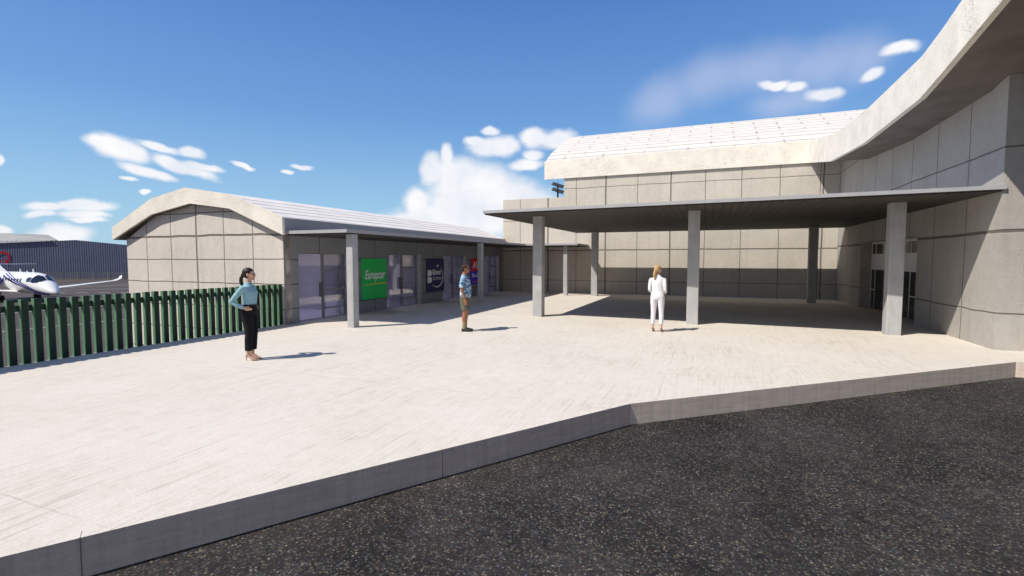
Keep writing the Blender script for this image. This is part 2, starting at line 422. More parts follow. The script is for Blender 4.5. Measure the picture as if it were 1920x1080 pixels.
def kerb_mat(nm, lo, hi):
    m, N, b = new_mat(nm, .8, .2); p = wpos(N)
    a = N.noise(N.mapping(p, scale=(1,1,10)), 2.4, 5, .65); v = N.noise(N.mapping(p, scale=(8,8,.5)), 1.4, 4, .6); f = N.noise(p, 45, 3, .6)
    t = N.math('ADD', N.math('MULTIPLY', a, .4), N.math('ADD', N.math('MULTIPLY', v, .35), N.math('MULTIPLY', f, .25)))
    c = N.ramp(t, [(.36,lo), (.62,hi)])
    N.l.new(c, b.inputs['Base Color']); bump(N, b, t, .3, .01); return m
m_kerb = kerb_mat('kerb_concrete', (.44,.37,.325), (.66,.56,.49)); m_kerb_lit = kerb_mat('sunlit_kerb_concrete', (.60,.50,.40), (.84,.72,.60))  # runs past the bend coloured paler to stand in for grazing sun
m_white = simple('white_paint', (.80,.80,.79), .45, .04, 3)
m_frame = simple('grey_metal', (.24,.24,.255), .45, .08, 5)
m_linewhite = simple('line_paint', (.52,.50,.48), .8, .2, 1.5, coord=wpos)

def glass(name, tint=(.93,.92,.98), refl=.10):
    m = bpy.data.materials.new(name); m.use_nodes = True; N = NT(m.node_tree); N.n.remove(N.n['Principled BSDF'])
    t = N.node('ShaderNodeBsdfTransparent'); t.inputs[0].default_value = (*tint,1)
    g = N.node('ShaderNodeBsdfGlossy'); g.inputs['Roughness'].default_value = .03
    fr = N.node('ShaderNodeLayerWeight'); fr.inputs[0].default_value = .25
    f = N.math('ADD', N.math('MULTIPLY', fr.outputs['Fresnel'], .7), refl, clamp=True)
    dirt = N.rng(N.noise(wpos(N), 2, 4), .3, .7, .85, 1.1); f = N.math('MULTIPLY', f, dirt)
    mx = N.node('ShaderNodeMixShader'); N.put(mx.inputs[0], f); N.l.new(t.outputs[0], mx.inputs[1]); N.l.new(g.outputs[0], mx.inputs[2])
    N.l.new(mx.outputs[0], N.n['Material Output'].inputs[0]); return m
m_glass = glass('door_glass', (.92,.91,.96), .05)
m_dark = simple('dark_glass', (.012,.013,.018), .08, .3, 1, spec=.6)
m_tinted = simple('bronze_glass', (.055,.045,.032), .12, .4, 1.2, spec=.6)

# ------------------------------------------------------------------ ground
KZ = -.28; AZ = -2.4
bm = NB(); box(bm, -6000, 6000, -6000, 6000, AZ-.5, AZ)
struct('ground', bm, m_apron)
bm = NB()     # landside terrain plateau that carries the forecourt road
box(bm, -11.62, 400, -300, 300, AZ-.2, KZ)
struct('road', bm, m_asph)
KER = [(-11.5,-9.47),(-.92,6.46),(5.32,11.78),(26,11.78)]
bm = NB()
poly = [(-11.54,10.68),(-11.54,-9.50)] + KER[1:] + [(26,27.5),(-11.35,27.5),(-11.35,10.68)]
prism(bm, poly, 'Z', KZ-.3, 0)
struct('plaza', bm, m_plaza)
# retaining wall face under the fence is the kerb concrete; kerb stones along the road
def kerb_run(a, b, label):
    a = Vector((*a,0)); b = Vector((*b,0)); d = (b-a); L = d.length; d.normalize(); n = Vector((d.y,-d.x,0))
    bm = NB(); k = max(1, round(L/2.6)); g = .004
    for i in range(k):
        p0 = a + d*(L*i/k + g); p1 = a + d*(L*(i+1)/k - g)
        q = [p0 + n*.012, p1 + n*.012, p1 - n*.10, p0 - n*.10]
        prism(bm, [(v.x,v.y) for v in q], 'Z', KZ-.1, -.003 if False else .004)
    return bm
bm = NB()
for a,b in zip(KER, KER[1:]):
    t = kerb_run(a,b,''); me = bpy.data.meshes.new('t'); t.to_mesh(me); t.free(); bm.from_mesh(me)
# only the vertical face shows concrete; the tread is screeded over like the plaza
bmesh.ops.recalc_face_normals(bm, faces=bm.faces)
for f in bm.faces: f.material_index = 1 if f.normal.z > .5 else (2 if f.calc_center_median().x > -.93 else 0)
k_ = struct('kerb', bm, [m_kerb, m_plaza, m_kerb_lit])

# painted lines on the apron
def stripe(bm, p0, p1, w, z):
    p0=Vector((*p0,0)); p1=Vector((*p1,0)); d=(p1-p0).normalized(); n=Vector((-d.y,d.x,0))*w/2
    bm.faces.new([bm.verts.new((v.x,v.y,z)) for v in (p0-n,p1-n,p1+n,p0+n)])
bm = NB()
stripe(bm, (-39.2,6), (-38.4,32), .16, AZ+.004); stripe(bm, (-51.8,8), (-52,44), .2, AZ+.004)
stripe(bm, (-84.5,38.6),(-78,46.9), .28, AZ+.004)
for i in range(9):
    t=i/9; a=Vector((-83,34)); e=Vector((-60,44)); p0=a.lerp(e,t); p1=a.lerp(e,t+.06); stripe(bm, p0, p1, .3, AZ+.004)
stripe(bm, (-95,20), (-88,60), .3, AZ+.004)
struct('apron_markings', bm, m_linewhite)

# ------------------------------------------------------------------ rental office block (left)
GX0, GX1, GY0, GY1 = -18.5, -11.4, 10.7, 27.0
WT = .25
rb = thing('rental_building', 'low tan panelled building with shallow vaulted white roof behind the green fence', 'building', ((GX0+GX1)/2, (GY0+GY1)/2, 0))
bm = NB()
gtop = [(-18.5,2.74),(-16.85,3.38),(-15.01,3.66),(-13.28,3.44),(-11.4,2.70)]
prism(bm, [(GX0,AZ-.2),(GX1,AZ-.2)]+[(GX1,2.78)]+gtop[::-1][1:-1]+[(GX0,2.56)], 'Y', GY0, GY0+WT, 0)
bm.normal_update()
obj('gable_wall', bm, m_gable, rb)
bm = NB(); box(bm, GX0, GX0+WT, GY0+WT, GY1, AZ-.2, 2.56); obj('side_wall', bm, m_gable, rb)
# front wall, built around the four door openings
DOORS = [(11.24,13.46),(15.56,17.92),(19.86,22.14),(24.37,26.36)]
DH = 2.1
bm = NB(); y = GY0+WT
for a,b in DOORS:
    box(bm, GX1-WT, GX1, y, a, KZ, 3.0); y = b
box(bm, GX1-WT, GX1, y, GY1, KZ, 3.0)
for a,b in DOORS: box(bm, GX1-WT, GX1, a, b, DH, 3.0)
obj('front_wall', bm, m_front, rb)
# corner return in the shopfront colour
bm = NB(); box(bm, GX1-.003, GX1+.012, GY0-.004, GY0+.06, AZ, 2.6); obj('corner_trim', bm, m_frame, rb)
# roof
rt = [(-18.90,2.97),(-16.82,3.85),(-15.18,4.12),(-13.26,3.815),(-11.2,3.08)]
rbm = [(-18.91,2.56),(-16.85,3.35),(-15.01,3.635),(-13.28,3.41),(-11.19,2.59)]
def roof_shell(name, top, bot, axis, a0, a1, mats, parent):
    """top faces get UVs (along axis, along slope) and material 0; underside material 1, edges 2"""
    bm = NB(); uvl = bm.loops.layers.uv.new('UVMap')
    def P(q,a): return (a,q[0],q[1]) if axis=='X' else (q[0],a,q[1])
    s = 0
    for i in range(len(top)-1):
        L = math.dist(top[i], top[i+1])
        f = bm.faces.new([bm.verts.new(P(top[i],a0)), bm.verts.new(P(top[i],a1)), bm.verts.new(P(top[i+1],a1)), bm.verts.new(P(top[i+1],a0))])
        for lp,uv in zip(f.loops, [(a0,s),(a1,s),(a1,s+L),(a0,s+L)]): lp[uvl].uv = uv
        s += L
        f = bm.faces.new([bm.verts.new(P(bot[i],a0)), bm.verts.new(P(bot[i],a1)), bm.verts.new(P(bot[i+1],a1)), bm.verts.new(P(bot[i+1],a0))]); f.material_index = 1
        for a in (a0,a1):
            f = bm.faces.new([bm.verts.new(P(q,a)) for q in (top[i],top[i+1],bot[i+1],bot[i])]); f.material_index = 2
    for k in (0,-1):
        f = bm.faces.new([bm.verts.new(P(q,a)) for q,a in ((top[k],a0),(top[k],a1),(bot[k],a1),(bot[k],a0))]); f.material_index = 2
    return obj(name, bm, mats, parent)
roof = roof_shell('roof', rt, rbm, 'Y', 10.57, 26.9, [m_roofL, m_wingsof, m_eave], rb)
bm = NB(); strip_solid(bm, [(a,b+.012) for a,b in rt], [(a,b-.004) for a,b in rbm], 'Y', 10.49, 10.57)
obj('fascia', bm, m_fascia, roof)
# hipped far end of the roof (it dips before the terminal wall)
# rooms behind the glass doors
m_roomw = simple('room_wall', (.40,.40,.46), .7, .06, 1, coord=wpos); m_roomf = simple('room_floor', (.50,.50,.64), .35, .05, 1, coord=wpos, spec=.5)
bm = NB(); box(bm, -16.5, -16.4, GY0+WT, GY1-.1, 0, 2.5); 
for yy in (14.5,19.0,23.3): box(bm, -16.4, GX1-WT-.02 if yy!=14.5 else -13.5, yy, yy+.1, 0, 2.5)
box(bm, -16.4, GX1-WT-.01, GY1-.1, GY1-.02, 0, 2.5)
obj('partition_wall', bm, m_roomw, rb)
bm = NB(); box(bm, -16.5, GX1-.002, GY0+WT, GY1-.02, -.1, .006); obj('floor', bm, m_roomf, rb)
bm = NB(); box(bm, -16.4, -16.37, GY0+WT, GY1-.1, .006, .08); obj('skirting', bm, m_white, rb)
bm = NB(); box(bm, -16.5, GX1-WT-.002, GY0+WT, GY1-.02, 2.5, 2.55); obj('ceiling', bm, m_white, rb)
m_fill = bpy.data.materials.new('fill_glow'); m_fill.use_nodes = True  # unseen glowing panels added to brighten the rooms behind the glass
N = NT(m_fill.node_tree); b = N.n['Principled BSDF']; b.inputs['Base Color'].default_value=(.9,.9,.9,1)
b.inputs['Emission Color'].default_value=(.86,.86,1,1)
N.l.new(N.rng(N.noise(opos(N), 3, 2), 0, 1, 5.0, 5.6), b.inputs['Emission Strength'])
for yy in (12.3,16.6,21.0,25.2):
    bm = NB(); box(bm, -15.0, -12.8, yy-.5, yy+.5, 2.47, 2.498); lp = obj('fill_light_panel', bm, m_fill, rb)
m_jamb = conc('jamb', (.42,.41,.39))
# doors
for i,(a,b) in enumerate(DOORS):
    xg = GX1-.16
    d = obj('door', (lambda: (lambda q: (box(q, xg-.03,xg+.03,a,a+.035,.01,DH), box(q, xg-.03,xg+.03,b-.035,b,.01,DH),
        box(q, xg-.03,xg+.03,a+.035,b-.035,DH-.04,DH), box(q, xg-.03,xg+.03,(a+b)/2+.0,(a+b)/2+.075,.01,DH-.04),
        box(q, xg-.02,xg+.02,a+.035,b-.035,.007,.02), q)[-1])(NB()))(), m_frame, rb)
    mid = (a+b)/2
    bm = NB(); box(bm, xg-.006, xg+.006, a+.035, mid, .02, DH-.04); box(bm, xg-.006, xg+.006, mid+.075, b-.035, .02, DH-.04)
    obj('pane', bm, m_glass, d)
    bm = NB()
    for z in (.32,.92,1.54): box(bm, xg+.008, xg+.028, mid+.075, b-.035, z-.022, z+.022)
    box(bm, xg+.008, xg+.022, b-.30, b-.285, .02, DH-.04)
    obj('rail', bm, m_frame, d)
    bm = NB(); v = box(bm, xg+.03, xg+.07, mid-.17, mid-.01, .70, 1.18)
    bmesh.ops.bevel(bm, geom=bm.edges[:], offset=.008, segments=1, affect='EDGES')
    jb = NB(); box(jb, GX1-.15, GX1+.004, b-.03, b+.1, 0, DH+.02); obj('jamb', jb, m_jamb, d)
    obj('handle', bm, simple('handle_metal', (.11,.11,.13), .4, .1), d)
# light jamb on the far side of each opening


# canopy over the rental doors, L shaped
cl = thing('rental_canopy', 'thin grey L shaped canopy on square pillars along the rental office doors', 'canopy', (-10.2,18,0))
bm = NB()
polyL = [(-11.36,10.62),(-9.05,10.62),(-9.05,24.55),(-6.22,24.55),(-6.22,26.98),(-11.36,26.98)]
prism(bm, polyL, 'Z', 2.62, 2.71); obj('slab', bm, m_slab, cl)
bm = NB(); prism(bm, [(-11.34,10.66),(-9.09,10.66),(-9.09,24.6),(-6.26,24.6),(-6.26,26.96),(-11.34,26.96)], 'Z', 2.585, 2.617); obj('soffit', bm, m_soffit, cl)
def pillar(parent, x, y, z1, w=.15, yaw=0):
    bm = NB(); box(bm, x-w, x+w, y-w, y+w, -.05, z1)
    bmesh.ops.bevel(bm, geom=[e for e in bm.edges if abs(e.verts[0].co.z-e.verts[1].co.z)>.5], offset=.012, segments=1, affect='EDGES')
    return obj('pillar', bm, m_pillar, parent)
pillar(cl, -9.18, 10.98, 2.585, .115); pillar(cl, -9.12, 19.1, 2.585, .10); pillar(cl, -6.95, 24.95, 2.585, .11)

# entrance canopy
cr = thing('entrance_canopy', 'wide flat grey canopy with dark slatted underside on square concrete pillars', 'canopy', (-.4,19.8,0))
bm = NB(); prism(bm, [(-6.60,14.02),(5.64,13.14),(5.64,13.195),(5.595,13.195),(5.595,25.75),(-6.60,25.75)], 'Z', 3.335, 3.42); obj('slab', bm, m_slab, cr)
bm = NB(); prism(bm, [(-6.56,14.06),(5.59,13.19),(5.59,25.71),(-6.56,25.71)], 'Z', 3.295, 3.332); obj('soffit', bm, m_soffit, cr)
for x,y in ((-5.22,15.42),(-.40,15.25),(4.34,14.98),(-5.45,25.15),(4.22,24.7)): pillar(cr, x, y, 3.295, .16)
pillar(cr, -.6, 25.0, 3.305, .16) if False else None

# ------------------------------------------------------------------ terminal
te = thing('terminal_building', 'large tan panelled terminal with white vaulted roof and sweeping curved fascia', 'building', (5.6,27,0))
bm = NB(); box(bm, -11.9, -11.383, 27.002, 27.4, AZ, 3.0); box(bm, -11.38, -7.64, 27, 40, AZ, 5.40); box(bm, -7.64, 5.6, 27.0, 27.4, KZ, 6.60)
box(bm, -7.64, -7.24, 27.4, 44, 5.41, 6.6)
box(bm, -7.24, 25, 43.6, 44, KZ, 6.6)
obj('back_wall', bm, m_back, te)
# door wall (faces the plaza) with the entrance recess: Y 18..23.2
EY0, EY1 = 17.52, 23.2
sof = [(27.0,6.46),(22.7,5.73),(18.25,5.46),(13.9,5.52),(12.8,5.70),(10.6,6.11),(7.2,6.95),(4.5,7.8)]
def sofz(y):
    for (a,za),(b_,zb) in zip(sof, sof[1:]):
        if b_ <= y <= a: return zb + (za-zb)*(y-b_)/(a-b_)
    return sof[0][1]
bm = NB()
def wallpiece(bm, y0, y1, z0):
    ys = sorted([y0,y1]+[q[0] for q in sof if y0 < q[0] < y1])
    top = [(y,sofz(y)+.02) for y in ys]; bot = [(y,z0) for y in ys]
    strip_solid(bm, top, bot, 'X', 5.6, 6.0)
wallpiece(bm, 13.2, EY0, KZ); wallpiece(bm, EY1, 26.998, KZ); wallpiece(bm, EY0, EY1, 2.56)
wo = obj('door_wall', bm, m_wing, te)
bm = NB(); box(bm, 6.0, 25, 13.203, 13.6, KZ, 5.62); obj('front_wall', bm, m_wingf, te)
bm = NB(); box(bm, 5.604, 6.3, EY1-.02, EY1+.03, 0, 2.56); obj('door_jamb', bm, conc('jamb_tan', (.46,.40,.33)), te)
# entrance
ent = thing('t','','') if False else None
XE = 6.0
bm = NB(); t_=.045
def fr(y0,y1,z0,z1): box(bm, XE-.03, XE+.03, y0, y1, z0, z1)
fr(EY1-.08, EY1-.02, .01, 2.56); fr(EY0, EY0+.06, .01, 2.56)
fr(EY0+.06, EY1-.08, 2.48, 2.56); 
VM = [22.72-.03, 21.3, 20.5, 19.2]
VM = [22.68, 21.5, 20.35, 19.17, 18.3]
for y in VM: fr(y-t_/2, y+t_/2, .01, 1.50); fr(y-t_/2, y+t_/2, 2.10, 2.48)
fr(EY0+.06, EY1-.08, 1.50, 1.53); fr(EY0+.06, EY1-.08, 2.08, 2.10)
fr(22.72, EY1-.08, .70, .74); fr(EY0+.06, 18.28, .70, .74); fr(18.34,19.13,.70,.74)
en = obj('entrance_door', bm, m_white, te)
bm = NB(); box(bm, XE-.02, XE+.02, EY0+.06, EY1-.08, .01, 1.5); obj('pane', bm, m_dark, en)
bm = NB(); box(bm, XE-.02, XE+.02, EY0+.06, EY1-.08, 2.10, 2.48); obj('transom', bm, m_tinted, en)
bm = NB(); box(bm, XE-.04, XE+.02, EY0+.06, EY1-.08, 1.531, 2.079); obj('sign_band', bm, m_white, en)
# vaulted roof over the hall behind
BR_t = [(26.96,7.44),(27.9,8.04),(29.3,8.72),(31.8,9.88),(34.6,10.62),(38,10.9),(41.5,10.4),(45,8.6),(46.5,6.9)]
BR_b = [(26.96,6.46),(27.9,7.2),(29.3,8.0),(31.8,9.1),(34.6,9.9),(38,10.2),(41.5,9.6),(45,7.8),(46.5,6.4)]
rf = roof_shell('roof', BR_t, BR_b, 'X', -8.75, 26, [m_roofB, m_wingsof, m_fascia], te)
bm = NB(); box(bm, -8.78, 4.34, 26.90, 26.955, 6.44, 7.46); 
obj('eave_fascia', bm, m_fascia, rf)
bm = NB(); prism(bm, [(27.4,6.6)]+[(a,b-.02) for a,b in BR_b[1:-1]]+[(43.9,6.6)], 'X', -7.64, -7.24); obj('gable_wall', bm, m_back, te)
# sweeping roof of the entrance wing
topq = [(27.0,7.52),(22.0,6.62),(17.7,6.41),(13.9,6.43),(12.9,6.59),(10.5,7.12),(7.0,8.0),(4.4,8.85)]
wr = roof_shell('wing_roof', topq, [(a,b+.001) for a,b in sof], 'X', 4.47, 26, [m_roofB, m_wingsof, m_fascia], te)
bm = NB(); strip_solid(bm, [(a,b+.015) for a,b in topq], [(a,b-.004) for a,b in sof], 'X', 4.35, 4.47)
obj('curved_fascia', bm, m_fascia, wr)
bm = NB(); prism(bm, [(-7.64,27.4),(25,27.4),(25,13.6),(6.0,13.6),(6,27.3)] if False else [(6.01,13.61),(25,13.61),(25,27),(6.01,27)], 'Z', 5.2, 5.3)
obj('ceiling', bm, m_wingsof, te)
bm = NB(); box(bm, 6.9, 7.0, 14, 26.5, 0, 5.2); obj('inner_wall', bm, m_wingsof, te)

# ------------------------------------------------------------------ signs
def board(name, label, y0, y1, z0, z1, col):
    s = thing(name, label, 'sign', (-11.38,(y0+y1)/2,z0), group='rental company signs on the shopfront')
    bm = NB(); box(bm, GX1+.002, GX1+.04, y0, y1, z0, z1)
    bmesh.ops.bevel(bm, geom=bm.edges[:], offset=.006, segments=1, affect='EDGES')
    obj('panel', bm, simple('sign_paint', col, .4, .05, 1.5), s); return s
XS = GX1+.041
m_letter = simple('sign_white', (.93,.93,.93), .5, .03)
s = board('rental_sign', 'green Europcar sign with white lettering and yellow underline', 14.07, 15.52, .45, 1.93, (.008,.60,.12))
text_on('lettering', 'Europcar', (XS,14.24,1.08), (0,1,0), (0,0,1), 1.17, .42, m_letter, s, shear=.25, bold=.022)
bm = NB(); prism(bm, [(14.17,.96),(15.50,.99),(15.50,1.045),(14.8,1.02),(14.17,.975)], 'X', XS, XS+.006); obj('underline', bm, simple('sign_yellow', (.62,.68,.05), .5, .03), s)
s = board('rental_sign', 'navy Bidvest Car Rental sign with white emblem and swoosh ring', 18.38, 19.88, .46, 1.93, (.010,.012,.11))
text_on('lettering', 'Bidvest', (XS,18.86,1.20), (0,1,0), (0,0,1), .74, .25, m_letter, s, bold=.02)
text_on('lettering', 'Car Rental', (XS,18.87,.97), (0,1,0), (0,0,1), .74, .165, m_letter, s)
bm = NB()
for z0 in (.86,1.16):
    pts = [(18.44,z0),(18.70,z0),(18.79,z0+.06),(18.79,z0+.20),(18.70,z0+.26),(18.44,z0+.26)]
    prism(bm, pts, 'X', XS, XS+.006)
obj('emblem', bm, m_letter, s)
bm = NB()
n=36; cy,cz=19.24,1.13
for i in range(n):
    a0=R(-140+ (200*i/n)); a1=R(-140+200*(i+1)/n)
    w0=.055*math.sin(PI*min(1,max(0,i/n)))**.6; w1=.055*math.sin(PI*min(1,(i+1)/n))**.6
    q=[(cy+.56*math.cos(a0),cz+.50*math.sin(a0)),(cy+.56*math.cos(a1),cz+.50*math.sin(a1)),(cy+(.56-w1)*math.cos(a1),cz+(.50-w1)*math.sin(a1)),(cy+(.56-w0)*math.cos(a0),cz+(.5-w0)*math.sin(a0))]
    try: bm.faces.new([bm.verts.new((XS+.004,*p_)) for p_ in q])
    except: pass
obj('swoosh', bm, m_letter, s)
bm = NB(); cyl(bm, (XS,19.30,1.60), (XS+.006,19.30,1.60), .065, seg=20); obj('dot', bm, m_letter, s)
s = board('rental_sign', 'red AVIS and blue Budget sign, one above the other, half hidden by the pillar', 22.66, 24.10, .60, 1.93, (.03,.03,.90))
bm = NB(); box(bm, XS, XS+.004, 22.665, 24.095, 1.27, 1.925); obj('upper_panel', bm, simple('sign_red', (.88,.02,.04), .4, .05), s)
text_on('lettering', 'AVIS', (XS+.004,22.80,1.40), (0,1,0), (0,0,1), 1.15, .38, m_letter, s, shear=.2, bold=.03)
text_on('lettering', 'Budget', (XS,22.78,.90), (0,1,0), (0,0,1), 1.18, .27, m_letter, s, bold=.02)
bm = NB(); prism(bm, [(22.80,.72),(23.4,.80),(23.95,.98),(23.95,.90),(23.4,.72),(22.86,.68)], 'X', XS, XS+.005); obj('swoosh', bm, simple('sign_orange', (.80,.20,.03), .5), s)

# ------------------------------------------------------------------ green picket fence
fe = thing('picket_fence', 'dark green picket fence along the edge of the pale forecourt', 'fence', (-11.5,4,0))
def green_mat(nm, col):
    m, N, b = new_mat(nm, .55, .3); p = wpos(N)
    st = N.noise(N.mapping(p, scale=(1,1,.12)), 30, 4, .6)
    N.l.new(N.ramp(st, [(.3,tuple(v*.8 for v in col)), (.7,tuple(v*1.2 for v in col))]), b.inputs['Base Color']); bump(N, b, st, .25, .004); return m
m_green = green_mat('shaded_green', (.008,.030,.018)); m_green_lit = green_mat('sunlit_green', (.115,.235,.13))  # sun and shade put into the colour: dark picket faces, brighter sides
me0 = None
P0 = -4.0; PT = .1905; n = 0
y = 10.62
while y > P0 and n < 99:
    jx = random.uniform(-.004,.004)
    if me0 is None:
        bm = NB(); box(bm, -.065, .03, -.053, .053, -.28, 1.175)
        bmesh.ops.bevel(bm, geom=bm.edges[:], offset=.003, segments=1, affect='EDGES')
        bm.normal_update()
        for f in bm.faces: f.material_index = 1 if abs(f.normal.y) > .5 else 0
        o0 = obj('picket', bm, [m_green, m_green_lit], fe, local=True); me0 = o0.data; pk = o0
    else:
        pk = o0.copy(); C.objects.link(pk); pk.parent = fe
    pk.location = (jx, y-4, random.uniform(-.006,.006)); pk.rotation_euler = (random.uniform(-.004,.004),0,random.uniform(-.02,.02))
    y -= PT; n += 1
bm = NB(); box(bm, -11.58, -11.532, y, 10.68, .955, 1.065); obj('rail', bm, m_green, fe)

# ------------------------------------------------------------------ hangars beyond the apron
def corr_mat(name, col, s=.42):
    m, N, b = new_mat(name, .55, .3); p = wpos(N)
    h = N.node('ShaderNodeVectorMath', operation='DOT_PRODUCT'); N.put(h.inputs[0], p); h.inputs[1].default_value = (.98,.2,0)
    h = h.outputs['Value']
    wv = N.math('SINE', N.math('MULTIPLY', h, 2*PI/s)); r = N.noise(N.comb(N.math('MULTIPLY', h, .9), 0.0, 0.0), 3, 3)
    zz = N.noise(N.mapping(p, scale=(.2,.2,1)), .6, 4)
    c = N.mix(N.rng(wv, -.8, .9), tuple(v*.62 for v in col), tuple(v*1.25 for v in col))
    c = N.mix(N.rng(r, .4, .7, 0, .35), c, tuple(v*.55 for v in col)); c = N.mix(N.rng(zz,.35,.7,0,.3), c, tuple(v*1.3 for v in col))
    N.l.new(c, b.inputs['Base Color']); bump(N, b, wv, .4, .05); return m
camX = Vector((math.cos(YAW), math.sin(YAW), 0)); camY = Vector((-math.sin(YAW), math.cos(YAW), 0))
hg = camX*-97.8*1.0 + camY*110      # gable peak on the ground
dirv = (camX*9.4 + camY*2.0).normalized()
nrm = Vector((dirv.y,-dirv.x,0))     # towards the viewer
back = Vector((hg.x,hg.y,0)).normalized()
hq = thing('hangar', 'blue grey corrugated hangar with low gable and red emblem beyond the aircraft', 'hangar', (hg.x,hg.y,AZ))
def hp(s, z, d=0): v = hg + dirv*s + back*d; return Vector((v.x, v.y, z))
m_corr = corr_mat('corrugated_wall', (.125,.145,.225)); m_metalroof = corr_mat('grey_sheet_roof', (.36,.36,.33), 1.6)
def hwall(bm, pts, d0, d1):
    a=[bm.verts.new(hp(s,z,d0)) for s,z in pts]; b=[bm.verts.new(hp(s,z,d1)) for s,z in pts]; n_=len(pts)
    for i in range(n_): bm.faces.new((a[i],a[(i+1)%n_],b[(i+1)%n_],b[i]))
    bm.faces.new(a[::-1]); bm.faces.new(b)
bm = NB(); hwall(bm, [(-34,AZ-.3),(22,AZ-.3),(22,3.9),(9.6,5.18),(0,6.2),(-14.5,5.35),(-34,4.2)], 0, 40); obj('wall', bm, m_corr, hq)
bm = NB(); hwall(bm, [(-34.2,4.2),(-14.5,5.36),(-4.6,5.94),(-4.6,6.10),(-14.5,5.86),(-34.2,4.95)], -.3, 40); obj('roof_edge', bm, m_white, hq)
# emblem: red ring with small shapes
m_red = simple('emblem_red', (.50,.008,.035), .5, .05)
def onhang(px, py, off=-.12):
    d = skydir(px,py); o = Vector((0,0,CAMZ)); p0 = hg + back*off
    t = (p0-o).dot(nrm)/d.dot(nrm); return o + d*t
bm = NB(); n=28
for i in range(n):
    a0=R(205-250*i/n); a1=R(205-250*(i+1)/n)
    w=lambda k: 2.6+2.4*math.sin(PI*k/n)
    q=[onhang(5+14.5*math.cos(a0),484-13*math.sin(a0)),onhang(5+14.5*math.cos(a1),484-13*math.sin(a1)),onhang(5+(14.5-w(i+1))*math.cos(a1),484-(13-w(i+1)*.8)*math.sin(a1)),onhang(5+(14.5-w(i))*math.cos(a0),484-(13-w(i)*.8)*math.sin(a0))]
    vs=[bm.verts.new(v) for v in q]
    bm.faces.new(vs)
obj('emblem_ring', bm, m_red, hq)
for cx,cy,rx,ry in ((1,490,1.6,2.6),(11.5,489.5,3.2,2.4),(12,493,3.0,1.8),(9,486.5,2,1)):
    bm = NB(); bm.faces.new([bm.verts.new(onhang(cx+rx*math.cos(k*PI/6), cy-ry*math.sin(k*PI/6), -.14)) for k in range(12)]); obj('emblem_letter', bm, m_red, hq)
hf = thing('hangar', 'taller hangar with pale grey ribbed roof rising behind the blue grey one', 'hangar', (hg.x-30,hg.y+40,AZ))
def onplane(px, py, depth): 
    d = _Rm @ Vector(((px-960)/F, -(py-540)/F, -1)); return Vector((0,0,CAMZ)) + d*depth
bm = NB()
A_=[onplane(-160,430,152),onplane(0,437,152),onplane(90,440,152),onplane(107,449.5,145),onplane(107,462,145),onplane(-160,462,145)]
a=[bm.verts.new(v) for v in A_]; b_=[bm.verts.new(v+back*40) for v in A_]
bm.faces.new(a)
for i in range(len(a)-1): bm.faces.new((a[i],a[i+1],b_[i+1],b_[i]))
obj('roof', bm, m_metalroof, hf)
bm = NB()
q0=onplane(-160,460,145); q1=onplane(106,460,145)
vs=[(q0.x,q0.y,AZ),(q1.x,q1.y,AZ),(q1.x,q1.y,q1.z),(q0.x,q0.y,q0.z)]
a=[bm.verts.new(Vector(v)+back*1.0) for v in vs]; b_=[bm.verts.new(Vector(v)+back*38) for v in vs]
for i in range(4): bm.faces.new((a[i],a[(i+1)%4],b_[(i+1)%4],b_[i]))
bm.faces.new(a); bm.faces.new(b_); obj('wall', bm, m_corr, hf)

# chain link fence in front of the hangar
def mesh_mat():
    m = bpy.data.materials.new('chain_link'); m.use_nodes = True; N = NT(m.node_tree); b = N.n['Principled BSDF']
    b.inputs['Base Color'].default_value = (.10,.10,.105,1); b.inputs['Roughness'].default_value=.6
    p = wpos(N); a = N.rng(N.noise(p, 5.5, 3, .8), .40, .60, .15, .8); N.l.new(a, b.inputs['Alpha']); return m
cf = thing('chain_link_fence', 'grey chain link fence with thin posts at the foot of the hangar', 'fence', tuple(onplane(175,523,102)))
m_post = simple('galvanised', (.42,.42,.42), .5, .1)
bz0 = AZ
bm = NB()
f0 = onplane(-200,524,103); f1 = onplane(300,524,103)
for z0_ in (0,):
    vs=[(f0.x,f0.y,AZ),(f1.x,f1.y,AZ),(f1.x,f1.y,AZ+1.6),(f0.x,f0.y,AZ+1.6)]
    bm.faces.new([bm.verts.new(v) for v in vs])
obj('mesh', bm, mesh_mat(), cf)
for px in (-90,-50,-20,10,40,78,115,146,175,203,229,256):
    q = onplane(px,524,102.8); bm = NB(); cyl(bm, (q.x,q.y,AZ), (q.x,q.y,AZ+1.75), .045, seg=6)
    obj('post', bm, m_post, cf)

# floodlight mast
fm = thing('floodlight_mast', 'dark floodlight cluster on a thin mast behind the terminal parapet', 'floodlight', (-14.84,50,AZ))
m_black = simple('black_metal', (.012,.012,.016), .4, .3)
bm = NB(); cyl(bm, (-14.84,50,AZ), (-14.84,50,9.6), .14, .09, 8); cyl(bm, (-14.84,50,9.6),(-14.84,50,10.2), .02, seg=5); obj('mast', bm, m_post if False else m_black, fm)
for r_ in range(2):
    for k in range(4):
        bm = NB(); u = (k-1.5)*.30; zc = 9.62 - r_*.56 - u*.34; 
        c_ = Vector((-14.84,50,0)) + camX*(u + .0) + Vector((0,0,zc)) - camY*.15
        ball(bm, (0,0,0), (.14,.12,.19), seg=8)
        v0 = box(bm, -.15,.15,-.10,.02,-.20,.20)
        bmesh.ops.bevel(bm, geom=[e for e in bm.edges if e.calc_length()>.19], offset=.03, segments=1, affect='EDGES')
        M = Matrix.Translation(c_) @ Euler((R(-28),R(22),YAW-.5)).to_matrix().to_4x4()
        bmesh.ops.transform(bm, matrix=M, verts=bm.verts)
        obj('floodlight', bm, m_black, fm)

